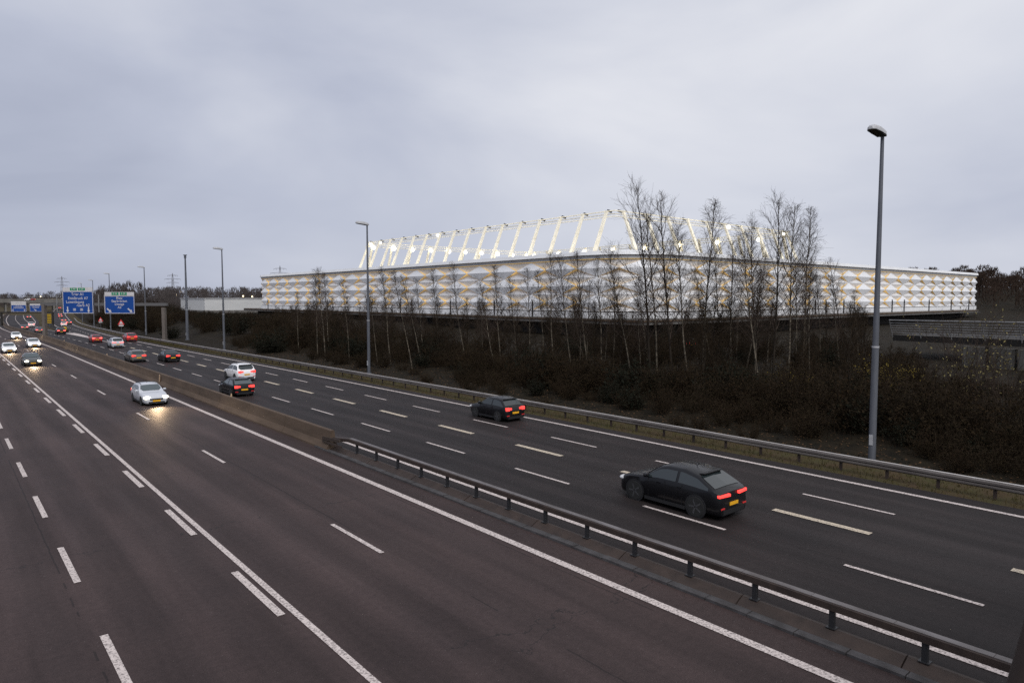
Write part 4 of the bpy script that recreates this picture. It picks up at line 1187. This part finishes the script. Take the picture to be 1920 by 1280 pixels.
    for sg in (-1, 1):
        m = MB(); m.box((sg*(hw-.02), 0, .235), (.06,L*.40,.12)); m.build('sill', M['trim'], c)
    if kind in ('suv','estate'):
        for sg in (-1, 1):
            m = MB(); m.tube([(sg*hw*.66,-L*.30,H+.0),(sg*hw*.66,-L*.28,H+.05),(sg*hw*.66,L*.0,H+.055),(sg*hw*.66,L*.02,H+.0)], .018, 5)
            m.build('roof_rail', M['trim'], c)
    if detail and s < 70:
        for sg in (-1, 1):
            for f in (.36, .56):
                m = MB(); m.box((sg*(hw*.992), (f-.5)*L, zb-.13), (.03,.17,.03)); m.build('door_handle', M[paint], c)
            for f in (.335, .50, .665):
                m = MB(); m.box((sg*(hw*.988), (f-.5)*L, (zb+.30)/2), (.012,.012,zb-.34)); m.build('door_seam', M['trim'], c)
            m = MB(); m.box((sg*hw*.72, -L/2-.008, .29*H), (.22,.02,.05)); m.build('rear_reflector', M['sign_red'], c)
        if kind != 'sedan':
            f = pr[ir+1][0]; m = MB(); m.box((0, (f-.5)*L-.04, H*.955), (W*.62,.22,.035), rx=R(-8)); m.build('spoiler', M['trim'], c)
        m = MB(); m.tube([(0,-L*.16,H+.0),(0,-L*.19,H+.13)], .012, 5); m.build('aerial', M['trim'], c)
    if head:
        ld = bpy.data.lights.new('headlight_beam', 'SPOT'); ld.energy = HEADW; ld.color = (1,.70,.42); ld.spot_size = R(92); ld.spot_blend = 1.0; ld.shadow_soft_size = .25; ld.specular_factor = .15
        lo = bpy.data.objects.new('headlight_beam', ld); COL.objects.link(lo); lo.parent = c; lo.location = (0, L/2+.25, .66); lo.rotation_euler = (R(79), 0, 0)
    return c
HEADW = 620
# towards the viewer, left carriageway
car('estate','c_silver','silver estate car with bright headlights, nearest of the oncoming cars', 12.0, 58.2, False, head='head', glass='glass_lt')
car('sedan','c_olive','dark olive saloon with headlights on, second nearest oncoming car', 8.25, 100.4, False, head='head', glass='glass_lt')
car('hatch','c_white','white oncoming car cut by the left picture edge', 7.7, 126.0, False, head='head', glass='glass_lt')
car('estate','c_white','white oncoming car close beside the median wall, behind the olive saloon', 11.7, 138.0, False, head='head', glass='glass_lt')
car('hatch','c_white','white oncoming hatchback, fourth in line beside the median wall near the far bend', 11.9, 173.5, False, head='head', glass='glass_lt')
car('sedan','c_grey','farthest oncoming car, only its headlights showing at the left edge', 19.9-6.5+.4, 355, False, head='head')
# away, right carriageway
car('coupe','c_black','large black coupe-style SUV with slim red tail lights, nearest car', 21.42, 15.95, True, dim=(4.85,1.98,1.66,.40), slim=True, tail='tail')
car('hatch','c_black','black hatchback beside the verge guardrail with tall red tail lights', 27.9, 35.6, True, dim=(4.1,1.8,1.52,.33))
car('hatch','c_black','black hatchback hugging the median wall, right in front of the white SUV', 18.55, 58.6, True, dim=(4.25,1.8,1.46,.32), glass='glass_lt')
car('suv','c_white','white SUV with black rear window driving away', 22.25, 69.2, True)
car('estate','c_taupe','taupe estate car driving away beside the median wall', 18.75, 98.0, True)
car('sedan','c_black','black saloon driving away in the second lane', 22.0, 95.3, True)
car('suv','c_silver','silver SUV with red rear light band, just behind the red cars', 21.7, 127.8, True, tail='tail_hot', slim=True)
car('hatch','c_red','bright red hatchback with yellow plate beside the white gore', 21.8, 147, True, tail='tail_hot')
car('suv','c_red','red car in the outer lane close to the verge guardrail', 27.1, 145.6, True)
car('suv','c_black','black SUV driving away beside the yellow crash cushion', 22.0, 196, True, tail='tail_hot')
car('sedan','c_grey','dark saloon with wide red lights in the main road lane before the bend', 19.4, 213.5, True, tail='tail_hot')
car('sedan','c_grey','small red-lit car nearest to the wall in the far bend', 19.2, 250, True, tail='tail_hot')
car('suv','c_white','pale car with red lights in the middle of the far bend', 23.4, 280, True, tail='tail_hot')
car('sedan','c_grey','farthest car on the main road bend below the small blue signs', 33.2, 406, True, tail='tail_hot')
EX = lambda s: (redge(s+4)-redge(s-4))/8
for kind, p, lb, t, s in (('suv','c_white','white car with glaring brake lights, nearest on the exit ramp',32.2,278),('sedan','c_grey','small red-lit car beside the white one on the exit ramp',36.6,302),
    ('hatch','c_grey','grey hatchback third in the queue on the exit ramp',38.6,332),('sedan','c_grey','red-lit car in the middle of the exit queue',46.2,409),('suv','c_grey','far grey car in the exit queue ahead of the red-lit one',50.4,448),
    ('sedan','c_red','red-lit car farthest up the exit, under the overpass',69,612),('hatch','c_white','white-lit car farthest up the exit, beside the red-lit one',72.5,605)):
    car(kind, p, lb, t, s, True, tail='tail_hot', on=EX(s), z=zx(s)+.03)
for px, p, lb, tl in ((49,'c_white','white car crossing the distant overpass','tail'),(56,'c_red','red car crossing the distant overpass','tail_hot')):
    # on the overpass deck
    d = sight(px, 560); k = 572/d.y; x = d.x*k
    car('hatch', p, lb, x, 575+(-20-x)*.035, True, z=6.66, tail=tl, on=0, yaw=R(88))
b = on_ground(1282, 668); b = at_depth(1281, 642, 96)
car('hatch','c_grey','dark car with red lights half hidden behind the trees under the plaza', b.x, b.y, True, z=ground(b.x,b.y)-.0, on=0, yaw=R(-50))
# ------------------------------------------------------------------ stadium lamps that wash the masts
def area(name, loc, target, sx, sy, w, col):
    ld = bpy.data.lights.new(name, 'AREA'); ld.shape = 'RECTANGLE'; ld.size = sx; ld.size_y = sy; ld.energy = w; ld.color = col
    o = bpy.data.objects.new(name, ld); COL.objects.link(o); o.location = loc
    o.rotation_euler = (Vector(target)-Vector(loc)).to_track_quat('-Z', 'X').to_euler(); return o
wc = (1, .89, .66)
UP = 4600
my, mx = (B0+B1)/2, (A0+A1)/2
def wash(loc, target, along_x, L, w):
    ld = bpy.data.lights.new('mast_uplight', 'AREA'); ld.shape = 'RECTANGLE'; ld.size = L; ld.size_y = .6; ld.energy = w; ld.color = wc
    o = bpy.data.objects.new('mast_uplight', ld); COL.objects.link(o)
    d = (Vector(target)-Vector(loc)).normalized(); zx_ = -d; xx = Vector((1,0,0)) if along_x else Vector((0,1,0)); yy = zx_.cross(xx)
    Mx = Matrix((xx, yy, zx_)).transposed().to_4x4(); Mx.translation = Vector(loc); o.matrix_world = Mx
for (x, y, tx, ty, ax, L) in ((A0-13, my, A0-1, my, False, B1-B0), (mx, B0-13, mx, B0-1, True, A1-A0), (A1-16, my, A1, my, False, B1-B0), (mx, B1-16, mx, B1, True, A1-A0)):
    wash((x, y, 16.6), (tx, ty, 23.0), ax, L, UP if tx <= A0 or ty <= B0 else UP*.5)

# ------------------------------------------------------------------ sky, sun, camera
SUN_EL, SUN_AZ = R(50), R(212)     # soft light from behind and left of the viewer; azimuth clockwise from +Y
w = bpy.data.worlds.new('World'); sc.world = w; w.use_nodes = True
nt = w.node_tree; N = nt.nodes; L = nt.links; bg = N['Background']
tc = N.new('ShaderNodeTexCoord')
sky = N.new('ShaderNodeTexSky'); sky.sky_type = 'NISHITA'; sky.sun_disc = False; sky.sun_elevation = SUN_EL; sky.sun_rotation = SUN_AZ
bg2 = N.new('ShaderNodeBackground'); bg2.inputs['Strength'].default_value = .05; L.new(sky.outputs[0], bg2.inputs['Color'])
# overcast deck: broad soft banks, brighter to the right, blue-grey low at the left
mp = N.new('ShaderNodeMapping'); mp.inputs['Scale'].default_value = (1.0, 1.0, 2.6); mp.inputs['Rotation'].default_value = (R(14), R(-10), R(20)); L.new(tc.outputs['Generated'], mp.inputs['Vector'])
n1 = N.new('ShaderNodeTexNoise'); n1.inputs['Scale'].default_value = 1.7; n1.inputs['Detail'].default_value = 5; n1.inputs['Roughness'].default_value = .48; n1.inputs['Distortion'].default_value = .35
L.new(mp.outputs[0], n1.inputs['Vector'])
def vdot(dirv):
    n = N.new('ShaderNodeVectorMath'); n.operation = 'DOT_PRODUCT'; L.new(tc.outputs['Generated'], n.inputs[0]); n.inputs[1].default_value = dirv; return n.outputs['Value']
def mr(v, a, b, c, d):
    n = N.new('ShaderNodeMapRange'); n.interpolation_type = 'SMOOTHSTEP'; n.inputs['From Min'].default_value = a; n.inputs['From Max'].default_value = b
    n.inputs['To Min'].default_value = c; n.inputs['To Max'].default_value = d; L.new(v, n.inputs['Value']); return n.outputs[0]
def ma(op, a, b):
    n = N.new('ShaderNodeMath'); n.operation = op
    for i, x in enumerate((a, b)):
        if isinstance(x, (int, float)): n.inputs[i].default_value = x
        else: L.new(x, n.inputs[i])
    return n.outputs[0]
rt = vdot((math.cos(YAW), -math.sin(YAW), 0))       # -1 far left .. +1 far right of the view
sep = N.new('ShaderNodeSeparateXYZ'); L.new(tc.outputs['Generated'], sep.inputs[0]); el = sep.outputs['Z']
f = ma('ADD', ma('MULTIPLY', n1.outputs['Fac'], .95), ma('ADD', mr(rt, -.75, .75, -.20, .24), mr(el, -.02, .42, -.11, .08)))
rp = N.new('ShaderNodeValToRGB'); cr = rp.color_ramp
cr.elements[0].position = .10; cr.elements[0].color = (.335, .37, .485, 1)
cr.elements[1].position = .85; cr.elements[1].color = (.86, .87, .915, 1)
e = cr.elements.new(.40); e.color = (.515, .55, .665, 1)
e = cr.elements.new(.62); e.color = (.68, .705, .79, 1)
L.new(f, rp.inputs['Fac'])
bg.inputs['Strength'].default_value = 1.0; L.new(rp.outputs['Color'], bg.inputs['Color'])
add = N.new('ShaderNodeMixShader'); add.inputs[0].default_value = .06
L.new(bg.outputs[0], add.inputs[1]); L.new(bg2.outputs[0], add.inputs[2]); L.new(add.outputs[0], N['World Output'].inputs['Surface'])
sl = bpy.data.lights.new('sun', 'SUN'); sl.energy = 2.4; sl.angle = R(40); sl.color = (1, .985, .97)
so = bpy.data.objects.new('sun', sl); COL.objects.link(so)
d = Vector((math.sin(SUN_AZ)*math.cos(SUN_EL), math.cos(SUN_AZ)*math.cos(SUN_EL), math.sin(SUN_EL)))
so.rotation_euler = d.to_track_quat('Z', 'Y').to_euler(); so.location = (0, -60, 80)

cd = bpy.data.cameras.new('camera'); cd.sensor_width = 36; cd.lens = 24; cd.clip_start = .1; cd.clip_end = 6000
co = bpy.data.objects.new('camera', cd); COL.objects.link(co); co.location = (0, 0, CAM_H)
co.rotation_euler = (math.pi/2-PITCH, 0, -YAW)
sc.camera = co
sc.view_settings.view_transform = 'Standard'; sc.view_settings.look = 'None'; sc.view_settings.gamma = 1; sc.view_settings.exposure = 0
sc.cycles.use_denoising = False; sc.cycles.denoising_prefilter = 'ACCURATE'
sc.cycles.max_bounces = 6; sc.cycles.diffuse_bounces = 3; sc.cycles.glossy_bounces = 3; sc.cycles.sample_clamp_indirect = 4
